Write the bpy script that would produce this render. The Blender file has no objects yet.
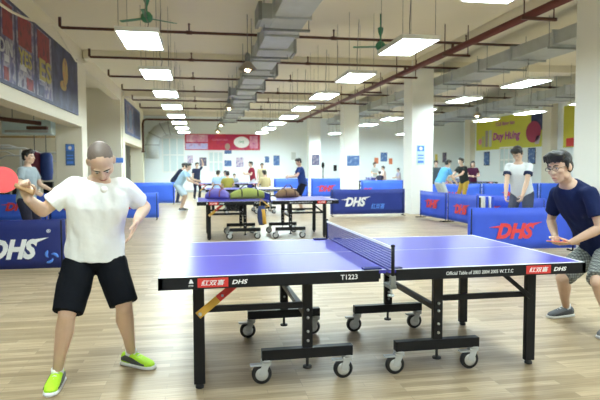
import bpy, bmesh, math, random
from mathutils import Vector, Matrix
random.seed(7)
V = Vector
C = bpy.context.scene.collection
SC = bpy.context.scene
PI = math.pi

# ------------------------------------------------------------------ camera
F_PX, YAW, PITCH, ROLL, EYE = 553.3, .17692, -.05725, -.00286, 1.383
_c, _s = math.cos(YAW), math.sin(YAW)
FW = V((_s*math.cos(PITCH), _c*math.cos(PITCH), math.sin(PITCH)))
_r = V((_c, -_s, 0)); _u = _r.cross(FW)
RT = _r*math.cos(ROLL) + _u*math.sin(ROLL)
UP = -_r*math.sin(ROLL) + _u*math.cos(ROLL)
CAM = V((0, 0, EYE))
def at(x, y, Y):
    """the world point at distance Y down the hall that lies on a sight line"""
    d = RT*((x-300)/F_PX) - UP*((y-200)/F_PX) + FW
    return CAM + d*(Y/d.y)
def atX(x, y, X):
    d = RT*((x-300)/F_PX) - UP*((y-200)/F_PX) + FW
    return CAM + d*(X/d.x)
cam = bpy.data.cameras.new('camera'); co = bpy.data.objects.new('camera', cam); C.objects.link(co)
m = Matrix.Identity(4)
for i in range(3):
    m[i][0], m[i][1], m[i][2], m[i][3] = RT[i], UP[i], -FW[i], CAM[i]
co.matrix_world = m
cam.sensor_width = 36; cam.lens = F_PX*36/600; cam.clip_end = 200
cam.dof.use_dof = True; cam.dof.focus_distance = 3.7; cam.dof.aperture_fstop = 3.6
SC.camera = co

# ------------------------------------------------------------------ materials
def mat(name, col, rough=.5, metal=0., var=.06, scale=8., bump=0., bscale=40., coat=0., spec=.5, alpha=None):
    m = bpy.data.materials.new(name); m.use_nodes = True
    nt = m.node_tree; b = nt.nodes['Principled BSDF']
    tc = nt.nodes.new('ShaderNodeTexCoord'); no = nt.nodes.new('ShaderNodeTexNoise')
    no.inputs['Scale'].default_value = scale; no.inputs['Detail'].default_value = 4
    nt.links.new(tc.outputs['Object'], no.inputs['Vector'])
    mx = nt.nodes.new('ShaderNodeMix'); mx.data_type = 'RGBA'
    lo = tuple(max(0, c*(1-var)) for c in col); hi = tuple(min(1, c*(1+var)) for c in col)
    mx.inputs[6].default_value = (*lo, 1); mx.inputs[7].default_value = (*hi, 1)
    nt.links.new(no.outputs['Fac'], mx.inputs[0]); nt.links.new(mx.outputs[2], b.inputs['Base Color'])
    b.inputs['Roughness'].default_value = rough; b.inputs['Metallic'].default_value = metal
    b.inputs['Coat Weight'].default_value = coat; b.inputs['Specular IOR Level'].default_value = spec
    if bump:
        n2 = nt.nodes.new('ShaderNodeTexNoise'); n2.inputs['Scale'].default_value = bscale; n2.inputs['Detail'].default_value = 3
        nt.links.new(tc.outputs['Object'], n2.inputs['Vector'])
        bp = nt.nodes.new('ShaderNodeBump'); bp.inputs['Strength'].default_value = bump; bp.inputs['Distance'].default_value = .02
        nt.links.new(n2.outputs['Fac'], bp.inputs['Height']); nt.links.new(bp.outputs['Normal'], b.inputs['Normal'])
    return m
def emit(name, col, s):
    m = bpy.data.materials.new(name); m.use_nodes = True
    nt = m.node_tree; b = nt.nodes['Principled BSDF']
    b.inputs['Base Color'].default_value = (*col, 1)
    b.inputs['Emission Color'].default_value = (*col, 1); b.inputs['Emission Strength'].default_value = s
    return m
def print_mat(name, cols, scale=6., rough=.5):
    """a printed picture: blotches of several ink colours"""
    m = bpy.data.materials.new(name); m.use_nodes = True
    nt = m.node_tree; b = nt.nodes['Principled BSDF']; b.inputs['Roughness'].default_value = rough
    tc = nt.nodes.new('ShaderNodeTexCoord'); no = nt.nodes.new('ShaderNodeTexNoise')
    no.inputs['Scale'].default_value = scale; no.inputs['Detail'].default_value = 2.5; no.inputs['Roughness'].default_value = .65
    nt.links.new(tc.outputs['Object'], no.inputs['Vector'])
    cr = nt.nodes.new('ShaderNodeValToRGB'); cr.color_ramp.interpolation = 'EASE'
    e = cr.color_ramp.elements; n = len(cols)
    e[0].position = .3; e[0].color = (*cols[0], 1); e[1].position = .7; e[1].color = (*cols[-1], 1)
    for i in range(1, n-1):
        k = e.new(.3+.4*i/(n-1)); k.color = (*cols[i], 1)
    nt.links.new(no.outputs['Fac'], cr.inputs['Fac']); nt.links.new(cr.outputs['Color'], b.inputs['Base Color'])
    return m

def floor_mat():
    m = bpy.data.materials.new('laminate_floor'); m.use_nodes = True
    nt = m.node_tree; b = nt.nodes['Principled BSDF']; L = nt.links.new
    tc = nt.nodes.new('ShaderNodeTexCoord')
    br = nt.nodes.new('ShaderNodeTexBrick'); br.inputs['Scale'].default_value = 1.
    br.inputs['Brick Width'].default_value = .62; br.inputs['Row Height'].default_value = .065
    br.inputs['Mortar Size'].default_value = .0012; br.inputs['Bias'].default_value = .1
    br.offset = .37; br.offset_frequency = 3
    br.inputs['Color1'].default_value = (.33, .24, .135, 1); br.inputs['Color2'].default_value = (.56, .44, .285, 1)
    br.inputs['Mortar'].default_value = (.3, .24, .17, 1)
    L(tc.outputs['Object'], br.inputs['Vector'])
    mp = nt.nodes.new('ShaderNodeMapping'); mp.inputs['Scale'].default_value = (1.6, 34, 1)
    L(tc.outputs['Object'], mp.inputs['Vector'])
    no = nt.nodes.new('ShaderNodeTexNoise'); no.inputs['Scale'].default_value = 2.2; no.inputs['Detail'].default_value = 6
    L(mp.outputs['Vector'], no.inputs['Vector'])
    cr = nt.nodes.new('ShaderNodeValToRGB'); e = cr.color_ramp.elements
    e[0].position = .3; e[0].color = (.60, .55, .47, 1); e[1].position = .66; e[1].color = (1, 1, 1, 1)
    L(no.outputs['Fac'], cr.inputs['Fac'])
    mx = nt.nodes.new('ShaderNodeMix'); mx.data_type = 'RGBA'; mx.blend_type = 'MULTIPLY'; mx.inputs[0].default_value = .8
    L(br.outputs['Color'], mx.inputs[6]); L(cr.outputs['Color'], mx.inputs[7]); L(mx.outputs[2], b.inputs['Base Color'])
    n2 = nt.nodes.new('ShaderNodeTexNoise'); n2.inputs['Scale'].default_value = 1.3; L(tc.outputs['Object'], n2.inputs['Vector'])
    mr = nt.nodes.new('ShaderNodeMapRange'); mr.inputs[3].default_value = .30; mr.inputs[4].default_value = .42
    L(n2.outputs['Fac'], mr.inputs[0]); L(mr.outputs[0], b.inputs['Roughness'])
    b.inputs['Specular IOR Level'].default_value = .38
    return m

def plaid_mat():
    m = bpy.data.materials.new('plaid_cotton'); m.use_nodes = True
    nt = m.node_tree; b = nt.nodes['Principled BSDF']; L = nt.links.new; b.inputs['Roughness'].default_value = .85
    tc = nt.nodes.new('ShaderNodeTexCoord'); last = None
    base = (.36, .40, .38)
    for ax, sc, lo in (('X', 14., .42), ('Z', 14., .42), ('Y', 14., .5)):
        w = nt.nodes.new('ShaderNodeTexWave'); w.bands_direction = ax; w.inputs['Scale'].default_value = sc
        L(tc.outputs['Object'], w.inputs['Vector'])
        cr = nt.nodes.new('ShaderNodeValToRGB'); cr.color_ramp.elements[0].position = .35; cr.color_ramp.elements[1].position = .6
        cr.color_ramp.elements[0].color = (lo, lo, lo+.03, 1); cr.color_ramp.elements[1].color = (1, 1, 1, 1)
        L(w.outputs['Fac'], cr.inputs['Fac'])
        mx = nt.nodes.new('ShaderNodeMix'); mx.data_type = 'RGBA'; mx.blend_type = 'MULTIPLY'; mx.inputs[0].default_value = .7
        if last is None: mx.inputs[6].default_value = (*base, 1)
        else: L(last, mx.inputs[6])
        L(cr.outputs['Color'], mx.inputs[7]); last = mx.outputs[2]
    L(last, b.inputs['Base Color'])
    return m

M = dict(
 floor=floor_mat(),
 wall=mat('white_wall_paint', (.86, .89, .87), .8, var=.03, scale=.6),
 wall_far=mat('far_wall_paint', (.86, .93, .96), .8, var=.03, scale=.5),
 cream=mat('cream_paint', (.80, .76, .63), .7, var=.04, scale=1.2),
 ceil=mat('ceiling_paint', (.78, .745, .63), .85, var=.05, scale=.7, bump=.1, bscale=6),
 grey_wall=mat('grey_wall_paint', (.42, .46, .45), .8, var=.08, scale=1),
 white=mat('white_paint', (.85, .87, .87), .5),
 black=mat('black_powder_coat', (.009, .010, .013), .4, var=.2, scale=14, spec=.25),
 blackp=mat('black_rubber', (.014, .014, .016), .6),
 blue_top=mat('blue_table_paint', (.085, .078, .50), .28, var=.05, scale=3, spec=.16),
 line=mat('white_line_paint', (.85, .86, .9), .35),
 net=mat('blue_net_cord', (.018, .03, .26), .7, spec=.2),
 silver=mat('silver_metal', (.62, .64, .66), .35, .7),
 greyp=mat('grey_plastic', (.5, .52, .53), .45),
 red=mat('red_print', (.65, .035, .03), .5),
 yellow=mat('yellow_print', (.72, .42, .06), .5),
 navy=mat('navy_vinyl', (.012, .024, .17), .5, var=.1, scale=3, bump=.25, bscale=5),
 blue=mat('blue_vinyl', (.04, .105, .72), .5, var=.1, scale=3, bump=.3, bscale=5),
 royal=mat('royal_blue_vinyl', (.05, .155, .85), .5, var=.1, scale=3, bump=.3, bscale=5),
 whitep=mat('white_print', (.88, .9, .92), .5),
 redp=mat('coral_red_print', (.75, .06, .07), .5),
 lblue=mat('light_blue_print', (.10, .28, .85), .5),
 galv=mat('galvanized_steel', (.46, .50, .51), .5, .35, var=.16, scale=5),
 galv_dark=mat('galvanized_flange', (.26, .28, .28), .5, .35, var=.16, scale=9),
 brown=mat('brown_pipe_paint', (.085, .032, .022), .5, var=.1),
 maroon=mat('maroon_pipe_paint', (.13, .030, .028), .5, var=.1),
 wire=mat('thin_steel_wire', (.22, .23, .22), .5, .3),
 green=mat('green_enamel', (.05, .24, .14), .4),
 housing=mat('white_lamp_housing', (.8, .82, .8), .5),
 lamp=emit('lit_diffuser', (.83, .98, 1.), 29), lamp_far=emit('bright_lit_diffuser', (.82, .98, 1.), 41), lamp_end=emit('brightest_lit_diffuser', (.78, .97, 1.), 66),
 bulb=emit('lit_bulb', (1., .74, .42), 60),
 cone=mat('brushed_reflector', (.50, .45, .36), .35, .6),
)

# ------------------------------------------------------------------ mesh builder
class MB:
    def __init__(s): s.bm = bmesh.new()
    def _add(s, vs, fs, smooth=False):
        bv = [s.bm.verts.new(v) for v in vs]
        for f in fs:
            try:
                fc = s.bm.faces.new([bv[i] for i in f]); fc.smooth = smooth
            except ValueError: pass
        return bv
    def box(s, lo, hi, R=None, o=None, bev=0):
        lo, hi = V(lo), V(hi)
        t = bmesh.new(); bmesh.ops.create_cube(t, size=1)
        c = (lo+hi)/2; d = hi-lo
        for v in t.verts: v.co = V((v.co.x*d.x, v.co.y*d.y, v.co.z*d.z)) + c
        if bev: bmesh.ops.bevel(t, geom=list(t.edges), offset=bev, segments=2, affect='EDGES', profile=.6)
        if R is not None:
            for v in t.verts: v.co = R @ v.co + (o or V((0, 0, 0)))
        s._merge(t); return s
    def _merge(s, t):
        me = bpy.data.meshes.new('tmp'); t.to_mesh(me); t.free(); s.bm.from_mesh(me); bpy.data.meshes.remove(me)
    def bar(s, a, b, w, h, up=(0, 0, 1), bev=0):
        a, b = V(a), V(b); z = (b-a); L = z.length; z.normalize()
        x = V(up).cross(z)
        if x.length < 1e-4: x = V((1, 0, 0)).cross(z)
        x.normalize(); y = z.cross(x)
        R = Matrix((x, y, z)).transposed()
        return s.box((-w/2, -h/2, 0), (w/2, h/2, L), R, a, bev)
    def cyl(s, a, b, r1, r2=None, n=16, cap=True):
        return s.tube([a, b], [r1, r1 if r2 is None else r2], n, cap)
    def tube(s, pts, rad, n=12, cap=True, round_=False, flat=1.):
        pts = [V(p) for p in pts]
        if isinstance(rad, (int, float)): rad = [rad]*len(pts)
        if round_:
            t0 = (pts[0]-pts[1]).normalized(); t1 = (pts[-1]-pts[-2]).normalized(); r0, r1 = rad[0], rad[-1]
            pre = [(pts[0]+t0*r0*math.sin(a), r0*math.cos(a)) for a in (1.45, 1.0, .5)]
            post = [(pts[-1]+t1*r1*math.sin(a), r1*math.cos(a)) for a in (.5, 1.0, 1.45)]
            pts = [p for p, _ in pre]+pts+[p for p, _ in post]; rad = [r for _, r in pre]+list(rad)+[r for _, r in post]
        t = (pts[1]-pts[0]).normalized()
        x = t.cross(V((0, 0, 1)))
        if x.length < 1e-3: x = t.cross(V((0, 1, 0)))
        x.normalize()
        vs, fs = [], []
        for i, p in enumerate(pts):
            a = pts[max(0, i-1)]; b = pts[min(len(pts)-1, i+1)]
            t = (b-a).normalized(); x = (x - t*x.dot(t)).normalized(); y = t.cross(x)
            for k in range(n):
                q = 2*PI*k/n
                vs.append(p + x*math.cos(q)*rad[i] + y*math.sin(q)*rad[i]*flat)
        for i in range(len(pts)-1):
            for k in range(n):
                fs.append((i*n+k, i*n+(k+1) % n, (i+1)*n+(k+1) % n, (i+1)*n+k))
        if cap:
            fs.append(tuple(range(n))[::-1]); fs.append(tuple(range((len(pts)-1)*n, len(pts)*n)))
        s._add(vs, fs, True); return s
    def loft(s, rings, n=20, p=2.0):
        """rings: (centre, side axis, forward axis, half width, half depth); p>2 squares the section off"""
        vs, fs = [], []
        for c, sx, fy, w, d in rings:
            for k in range(n):
                q = 2*PI*k/n; cq, sq = math.cos(q), math.sin(q)
                ex = 2/p
                vs.append(V(c) + V(sx)*math.copysign(abs(cq)**ex, cq)*w + V(fy)*math.copysign(abs(sq)**ex, sq)*d)
        for i in range(len(rings)-1):
            for k in range(n):
                fs.append((i*n+k, i*n+(k+1) % n, (i+1)*n+(k+1) % n, (i+1)*n+k))
        fs.append(tuple(range(n))[::-1]); fs.append(tuple(range((len(rings)-1)*n, len(rings)*n)))
        s._add(vs, fs, True); return s
    def ell(s, c, r, R=None, n=16, h=10):
        c = V(c); vs = []; fs = []
        R = R or Matrix.Identity(3)
        for j in range(h+1):
            th = PI*j/h
            for k in range(n):
                ph = 2*PI*k/n
                vs.append(c + R @ V((r[0]*math.sin(th)*math.cos(ph), r[1]*math.sin(th)*math.sin(ph), r[2]*math.cos(th))))
        for j in range(h):
            for k in range(n):
                fs.append((j*n+k, (j+1)*n+k, (j+1)*n+(k+1) % n, j*n+(k+1) % n))
        t = bmesh.new(); bv = [t.verts.new(v) for v in vs]
        for f in fs: t.faces.new([bv[i] for i in f]).smooth = True
        bmesh.ops.remove_doubles(t, verts=t.verts, dist=1e-6); s._merge(t); return s
    def lathe(s, prof, o=(0, 0, 0), n=24, R=None):
        o = V(o); vs, fs = [], []; R = R or Matrix.Identity(3)
        for r, z in prof:
            for k in range(n):
                q = 2*PI*k/n; vs.append(o + R @ V((r*math.cos(q), r*math.sin(q), z)))
        for i in range(len(prof)-1):
            for k in range(n): fs.append((i*n+k, i*n+(k+1) % n, (i+1)*n+(k+1) % n, (i+1)*n+k))
        fs.append(tuple(range(n))[::-1]); fs.append(tuple(range((len(prof)-1)*n, len(prof)*n)))
        s._add(vs, fs, True); return s
    def poly(s, pts, nrm, th):
        """a flat outline given real thickness along nrm"""
        nrm = V(nrm).normalized(); a = [V(p) for p in pts]; b = [p - nrm*th for p in a]; n = len(a)
        s._add(a+b, [tuple(range(n)), tuple(range(n, 2*n))[::-1]] + [(i, i+n, (i+1) % n+n, (i+1) % n) for i in range(n)])
        return s
    def mesh(s, name):
        bmesh.ops.recalc_face_normals(s.bm, faces=s.bm.faces)
        me = bpy.data.meshes.new(name); s.bm.to_mesh(me); s.bm.free(); return me

MW = {}     # world matrix of each empty or thing, kept by name
def wm(o): return MW.get(o.name, Matrix.Identity(4))
def link(name, me, m, parent=None, world=True):
    o = bpy.data.objects.new(name, me); C.objects.link(o)
    if m is not None:
        me.materials.clear(); me.materials.append(m)
    if parent is not None:
        o.parent = parent; MW[o.name] = wm(parent)
        if world: me.transform(wm(parent).inverted())
    return o
def part(name, mb, m, parent=None, world=True): return link(name, mb.mesh(name), m, parent, world)
def tag(o, label, cat, group=None, kind=None):
    o['label'] = label; o['category'] = cat
    if group: o['group'] = group
    if kind: o['kind'] = kind
    return o
def thing(name, label, cat, loc=(0, 0, 0), rz=0, group=None):
    o = bpy.data.objects.new(name, None); C.objects.link(o); o.empty_display_size = .1
    o.location = loc; o.rotation_euler = (0, 0, rz)
    MW[o.name] = Matrix.Translation(loc) @ Matrix.Rotation(rz, 4, 'Z')
    return tag(o, label, cat, group)
def solo(name, mb, m, label, cat, loc=None, group=None):
    """a thing that is one mesh"""
    me = mb.mesh(name)
    o = bpy.data.objects.new(name, me); C.objects.link(o); me.materials.append(m)
    if loc is not None:
        me.transform(Matrix.Translation(-V(loc))); o.location = loc
    return tag(o, label, cat, group)
def struct(name, mb, m):
    o = part(name, mb, m); o['kind'] = 'structure'; return o
KIDS = {}
def dup(root, loc, rz=0, label=None, group=None):
    r = root.copy(); C.objects.link(r); r.location = loc; r.rotation_euler = (0, 0, rz)
    if label: r['label'] = label
    if group: r['group'] = group
    for ch in list(root.children):
        c = ch.copy(); C.objects.link(c); c.parent = r
        for g in list(ch.children):
            d = g.copy(); C.objects.link(d); d.parent = c
    MW[r.name] = Matrix.Translation(loc) @ Matrix.Rotation(rz, 4, 'Z')
    return r
def bake(ob):
    bpy.context.view_layer.update()
    dg = bpy.context.evaluated_depsgraph_get()
    me = bpy.data.meshes.new_from_object(ob.evaluated_get(dg))
    old = ob.data; bpy.data.objects.remove(ob)
    return me
def skin(mb, voxel, smooth=4, fac=.5):
    """closed, overlapping volumes grown into one continuous surface"""
    me = mb.mesh('raw'); o = bpy.data.objects.new('raw', me); C.objects.link(o)
    r = o.modifiers.new('r', 'REMESH'); r.mode = 'VOXEL'; r.voxel_size = voxel; r.use_smooth_shade = True
    if smooth:
        q = o.modifiers.new('s', 'SMOOTH'); q.factor = fac; q.iterations = smooth
    out = bake(o); bpy.data.meshes.remove(me)
    for p in out.polygons: p.use_smooth = True
    return out
from mathutils import noise
def folds(me, amp, fx=9., fz=5.):
    """soft cloth folds pressed into a garment"""
    me.update()
    for v, n in [(v, v.normal.copy()) for v in me.vertices]:
        c = v.co; d = noise.noise(V((c.x*fx, c.y*fx, c.z*fz)))*.6 + noise.noise(V((c.x*fx*2.2+c.z*6, c.y*fx*2, c.z*fz*1.4-c.x*5)))*.5
        v.co = c + n*(d*amp)
    return me
def text_mesh(body, h, shear=0., bold=0., ext=.002, width=None, align='CENTER', sp=1.):
    cu = bpy.data.curves.new('t', 'FONT'); cu.body = body; cu.size = 1; cu.shear = shear; cu.offset = bold
    cu.extrude = ext; cu.align_x = align; cu.align_y = 'CENTER'; cu.space_character = sp; cu.resolution_u = 3
    o = bpy.data.objects.new('t', cu); C.objects.link(o); me = bake(o); bpy.data.curves.remove(cu)
    xs = [v.co.x for v in me.vertices]; ys = [v.co.y for v in me.vertices]
    if not xs: return me
    k = h/(max(ys)-min(ys)); kx = k if width is None else width/(max(xs)-min(xs))
    cx, cy = (max(xs)+min(xs))/2, (max(ys)+min(ys))/2
    for v in me.vertices: v.co = V(((v.co.x-cx)*kx, (v.co.y-cy)*k, v.co.z))
    return me
def lettering(body, c, xdir, up, h, m, parent, name='lettering', **kw):
    me = text_mesh(body, h, **kw)
    x = V(xdir).normalized(); y = V(up); y = (y-x*y.dot(x)).normalized(); z = x.cross(y); R = Matrix((x, y, z)).transposed().to_4x4()
    R.translation = V(c); me.transform(R)
    return link(name, me, m, parent)

# ------------------------------------------------------------------ the room
RX0, RX1, RY0, RY1, CH = -12., 16.5, -7., 33., 4.55
struct('floor', MB().box((RX0-.2, RY0-.2, -.1), (RX1+.2, RY1+.2, 0)), M['floor'])
struct('ceiling', MB().box((RX0-.2, RY0-.2, CH), (RX1+.2, RY1+.2, CH+.15)), M['ceil'])
struct('wall_back', MB().box((RX0, RY1, 0), (RX1, RY1+.2, CH)), M['wall_far'])
struct('wall_front', MB().box((RX0, RY0-.2, 0), (RX1, RY0, CH)), M['wall'])
struct('wall_right', MB().box((RX1, RY0, 0), (RX1+.2, RY1, CH)), M['wall_far'])
struct('wall_left', MB().box((RX0-.2, RY0, 0), (RX0, RY1, CH)), M['grey_wall'])
struct('wall_gym', MB().box((RX0, 23.0, 0), (-3.11, 23.3, CH)), M['cream'])
struct('trim_1', MB().box((-3.0, RY1-.03, 0), (RX1, RY1, .12)), M['greyp'])
# concrete beams across the hall at each row of pillars, and along the rows
ROWS = (-.16, 7.70, 15.65, 23.56, 31.5)
for y in ROWS:
    struct('beam', MB().box((-3.05, y+.05, 4.33), (RX1, y+.63, CH)), M['ceil'])
struct('beam', MB().box((6.2, RY0, 4.36), (6.8, RY1, CH)), M['ceil'])
# bulkhead along the left side that carries the sports banners
struct('bulkhead_wall', MB().box((-3.45, RY0, 2.5), (-3.08, 15.64, CH)), M['cream'])
struct('bulkhead_wall', MB().box((-3.45, 23.3, 2.5), (-3.08, 31.4, CH)), M['cream'])
struct('beam', MB().box((-3.4, 15.64, 4.12), (-3.1, 23.0, CH)), M['cream'])
for y in ROWS:
    struct('pillar', MB().box((-3.79, y, 0), (-3.11, y+.68, CH), bev=.015), M['cream'])
    struct('pillar', MB().box((6.17, y, 0), (6.85, y+.68, CH), bev=.015), M['wall'])
    struct('pillar', MB().box((16.15, y, 0), (16.5, y+.68, CH), bev=.015), M['cream'])

# ------------------------------------------------------------------ ceiling panel lights
LX = (-.86, 3.27, 7.38, 11.42); LY0, LDY, LZ = 8.75, 3.05, 3.3
def make_light(wl=CH-LZ):
    t = thing('panel_light', '', 'ceiling light')
    b = MB(); b.box((-.3, -.61, .0), (-.28, .61, .06)); b.box((.28, -.61, 0), (.3, .61, .06))
    b.box((-.28, -.61, 0), (.28, -.59, .06)); b.box((-.28, .59, 0), (.28, .61, .06)); b.box((-.3, -.61, .06), (.3, .61, .07))
    part('housing', b, M['housing'], t)
    part('diffuser', MB().box((-.28, -.59, .008), (.28, .59, .02)), M['lamp'], t)
    for sx in (-.26, .26):
        for sy in (-.5, .5):
            part('suspension_wire', MB().cyl((sx, sy, .07), (sx, sy, wl), .004, n=5), M['wire'], t)
    part('power_cable', MB().tube([(.05, .1, .07), (.1, .14, .3), (.06, .05, .4), (.09, 0, wl)], .008, n=6), M['wire'], t)
    return t
ROWN = ('leftmost row', 'row right of the metal duct', 'row right of the maroon pipe', 'rightmost row')
ORD = ['nearest', 'second', 'third', 'fourth', 'fifth', 'sixth', 'seventh', 'eighth']
L0 = make_light(); L2 = make_light(.49); first = first2 = True; farlights = []
SKIP = set()
FIRSTK = (0, 0, 1, 3, 99)
for i, x in enumerate(LX):
    for k in range(-4, 8):
        y = LY0 + LDY*k + (.0, -.22, -.05, 0)[i]
        if i == 3 and k in (5, 6): continue
        if any(abs(y-r-.4) < .3 for r in ROWS) and False: continue
        seen = k >= FIRSTK[i]
        if seen:
            n = k-FIRSTK[i]; o_ = ORD[n]
            if k == 7: lab = f'white panel light at the far end of the {ROWN[i]}'
            else: lab = f'white hanging panel light, {o_} from the front, in the {ROWN[i]}'
        else:
            lab = f'white panel light out of view, {ROWN[i]}'
        g = 'hanging ceiling panel lights'
        far = 2 if y > 19 else (1 if y > 12.5 or y < 7 else 0)
        if first: L0.location = (x, y, LZ); L0['label'] = lab; L0['group'] = g; first = False
        elif i == 2 and first2:
            L2.location = (x, y, LZ); L2['label'] = lab; L2['group'] = g; first2 = False
        else:
            r_ = dup(L2 if i == 2 else L0, (x, y, LZ), 0, lab, g)
            if far: farlights.append((r_, far))
# far half and near end set brighter to lift the far walls and foreground
lm = {}
for r_, far in farlights:
    for c in r_.children:
        if c.name.startswith('diffuser'):
            if far not in lm:
                lm[far] = c.data.copy(); lm[far].materials.clear(); lm[far].materials.append(M['lamp_far'] if far == 1 else M['lamp_end'])
            c.data = lm[far]
# a few out-of-sight tubes added to light the dim gym side
def fill_tube(x, y, lab):
    t = thing('fill_tube', lab, 'ceiling light', (x, y, 3.6), 0, 'added fill tubes of the side hall')
    part('tube', MB().cyl((x, y-.6, 3.6), (x, y+.6, 3.6), .02, n=8), M['lamp'], t)
    part('batten', MB().box((x-.03, y-.62, 3.62), (x+.03, y+.62, 3.68)), M['housing'], t)
    part('suspension_rod', MB().cyl((x, y, 3.68), (x, y, CH), .006, n=5), M['wire'], t)
for q in ((-7.2, 6.), (-9.2, 13.), (-6.2, 18.)): fill_tube(*q, 'fluorescent tube added to light the side hall behind the bulkhead')

# ------------------------------------------------------------------ pipes
PZ = 4.17
for k in range(6):
    y = 11.75 + 2.93*k
    xr = 7.7 if k < 2 else 15.4
    lab = ['nearest brown sprinkler pipe crossing under the ceiling', 'second brown sprinkler pipe back, crossing over the second panel lights',
           'third brown sprinkler pipe back across the ceiling', 'fourth brown sprinkler pipe back across the ceiling',
           'fifth brown sprinkler pipe back across the ceiling', 'sixth and farthest straight brown sprinkler pipe'][k]
    t = thing('sprinkler_pipe', lab, 'pipe', (-2.7, y, PZ), 0, 'brown sprinkler pipes across the ceiling')
    part('pipe', MB().tube([(-2.7, y, PZ+.2), (-2.7, y, PZ+.03), (-2.67, y, PZ), (xr, y, PZ)], .03, n=8), M['brown'], t)
    x = -.2
    while x < xr:
        part('sprinkler_riser', MB().cyl((x, y, PZ), (x, y, PZ+.16), .017, n=6).cyl((x, y, PZ+.16), (x, y, PZ+.19), .03, .012, n=6), M['brown'], t)
        part('pipe_coupling', MB().cyl((x-.06, y, PZ), (x+.06, y, PZ), .042, n=8), M['brown'], t)
        x += 3.05
yb = 30.3
t = thing('bent_pipe', 'dark brown pipe with a rounded corner turning down beside the curved duct', 'pipe', (-2.98, yb, 2.27))
part('pipe', MB().tube([(-2.98, yb, 2.27), (-2.98, yb, 3.75), (-2.93, yb, 3.92), (-2.8, yb, 3.98), (5.6, yb, 3.98)], .055, n=8), M['brown'], t)
part('pipe_flange', MB().cyl((-2.98, yb, 2.25), (-2.98, yb, 2.33), .09, n=10), M['brown'], t)
t = thing('main_pipe', 'thick maroon main pipe running down the hall right of the duct', 'pipe', (5.62, 5, 3.98))
part('pipe', MB().cyl((5.62, 2, 3.98), (5.5, 31.5, 4.05), .07, n=10), M['maroon'], t)
for k in range(7):
    y = 8.6+3.06*k
    part('pipe_hanger', MB().bar((5.3, y, 3.88), (5.95, y, 3.88), .05, .05).cyl((5.35, y, 3.9), (5.35, y, CH), .012, n=5).cyl((5.9, y, 3.9), (5.9, y, CH), .012, n=5), M['brown'], t)
    if k < 6: part('branch_riser', MB().cyl((5.58, 11.75+2.93*k, 4.0), (5.58, 11.75+2.93*k, PZ), .035, n=8), M['brown'], t)

# ------------------------------------------------------------------ ducts
def duct(name, lab, x0, x1, z0, z1, y0, y1, step=1.2):
    t = thing(name, lab, 'duct', ((x0+x1)/2, y0, z0))
    part('duct_body', MB().box((x0, y0, z0), (x1, y1, z1), bev=.01), M['galv'], t)
    y = y0
    while y < y1:
        b = MB(); e = .035
        b.box((x0-e, y-.02, z0-e), (x1+e, y+.02, z0)); b.box((x0-e, y-.02, z1), (x1+e, y+.02, z1+e))
        b.box((x0-e, y-.02, z0), (x0, y+.02, z1)); b.box((x1, y-.02, z0), (x1+e, y+.02, z1))
        part('flange', b, M['galv'], t)
        y += step
    y = y0+.6
    while y < y1:
        b = MB(); b.bar((x0-.12, y, z0-.06), (x1+.12, y, z0-.06), .04, .04)
        for xx in (x0-.1, x1+.1): b.cyl((xx, y, z0-.05), (xx, y, CH), .008, n=5)
        part('hanger', b, M['galv_dark'], t); y += 2.4
    return t
d = duct('air_duct', 'square galvanized air duct running down the middle of the ceiling', 1.19, 1.76, 3.80, 4.08, 6.5, 30.0)
def outlet(xa, xb, y, zz=3.79):
    o = part('outlet_branch', MB().box((xa, y-.28, zz+.03), (xb, y+.28, zz+.28), bev=.01), M['galv'], d)
    e = xa if abs(xa-1.47) > abs(xb-1.47) else xb
    part('grille', MB().box((e-.03, y-.31, zz), (e+.03, y+.31, zz+.30), bev=.005), M['galv_dark'], o)
for k, y in enumerate((10.6, 13.4, 16.2, 19., 21.8, 24.6)):
    if k < 1 or k == 3: outlet(.98, 1.2, y-(1.2 if k == 0 else 0))
    outlet(1.75, 1.98, y+1.3)
duct('air_duct', 'galvanized air duct nearer to the row of white pillars at right', 6.87, 7.68, 3.80, 4.06, -5., 30.0, 1.5)
duct('air_duct', 'lower far right galvanized air duct over the yellow banner', 11.78, 13.1, 3.78, 4.06, 9., 30.0, 1.5)
# duct coming down in a curve at the far left
pts = []
for i in range(9):
    a = PI/2*i/8
    pts.append(V((-2.55+.1, 29.2, 2.9)) + V((.85-.85*math.sin(a) if 0 else -.0, 0, 0)))
t = thing('elbow_duct', 'curved grey round duct bending down at the far left corner', 'duct', (-2.4, 31.6, 1.85))
arc = [(-2.66, 31.9, 1.95), (-2.66, 31.9, 2.7)] + [(-2.66+.95*(1-math.cos(a)), 31.9, 2.7+.95*math.sin(a)) for a in (.3, .6, .9, 1.2, PI/2)] + [(-.9, 31.9, 3.65)]
part('duct_body', MB().tube(arc, .36, n=20), M['galv'], t)
for q in (1, 3, 5, 6):
    a_, b_ = V(arc[q-1]), V(arc[q]); dd = (b_-a_).normalized()
    part('joint_ring', MB().cyl(b_-dd*.03, b_+dd*.03, .39, n=20), M['galv_dark'], t)

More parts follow.
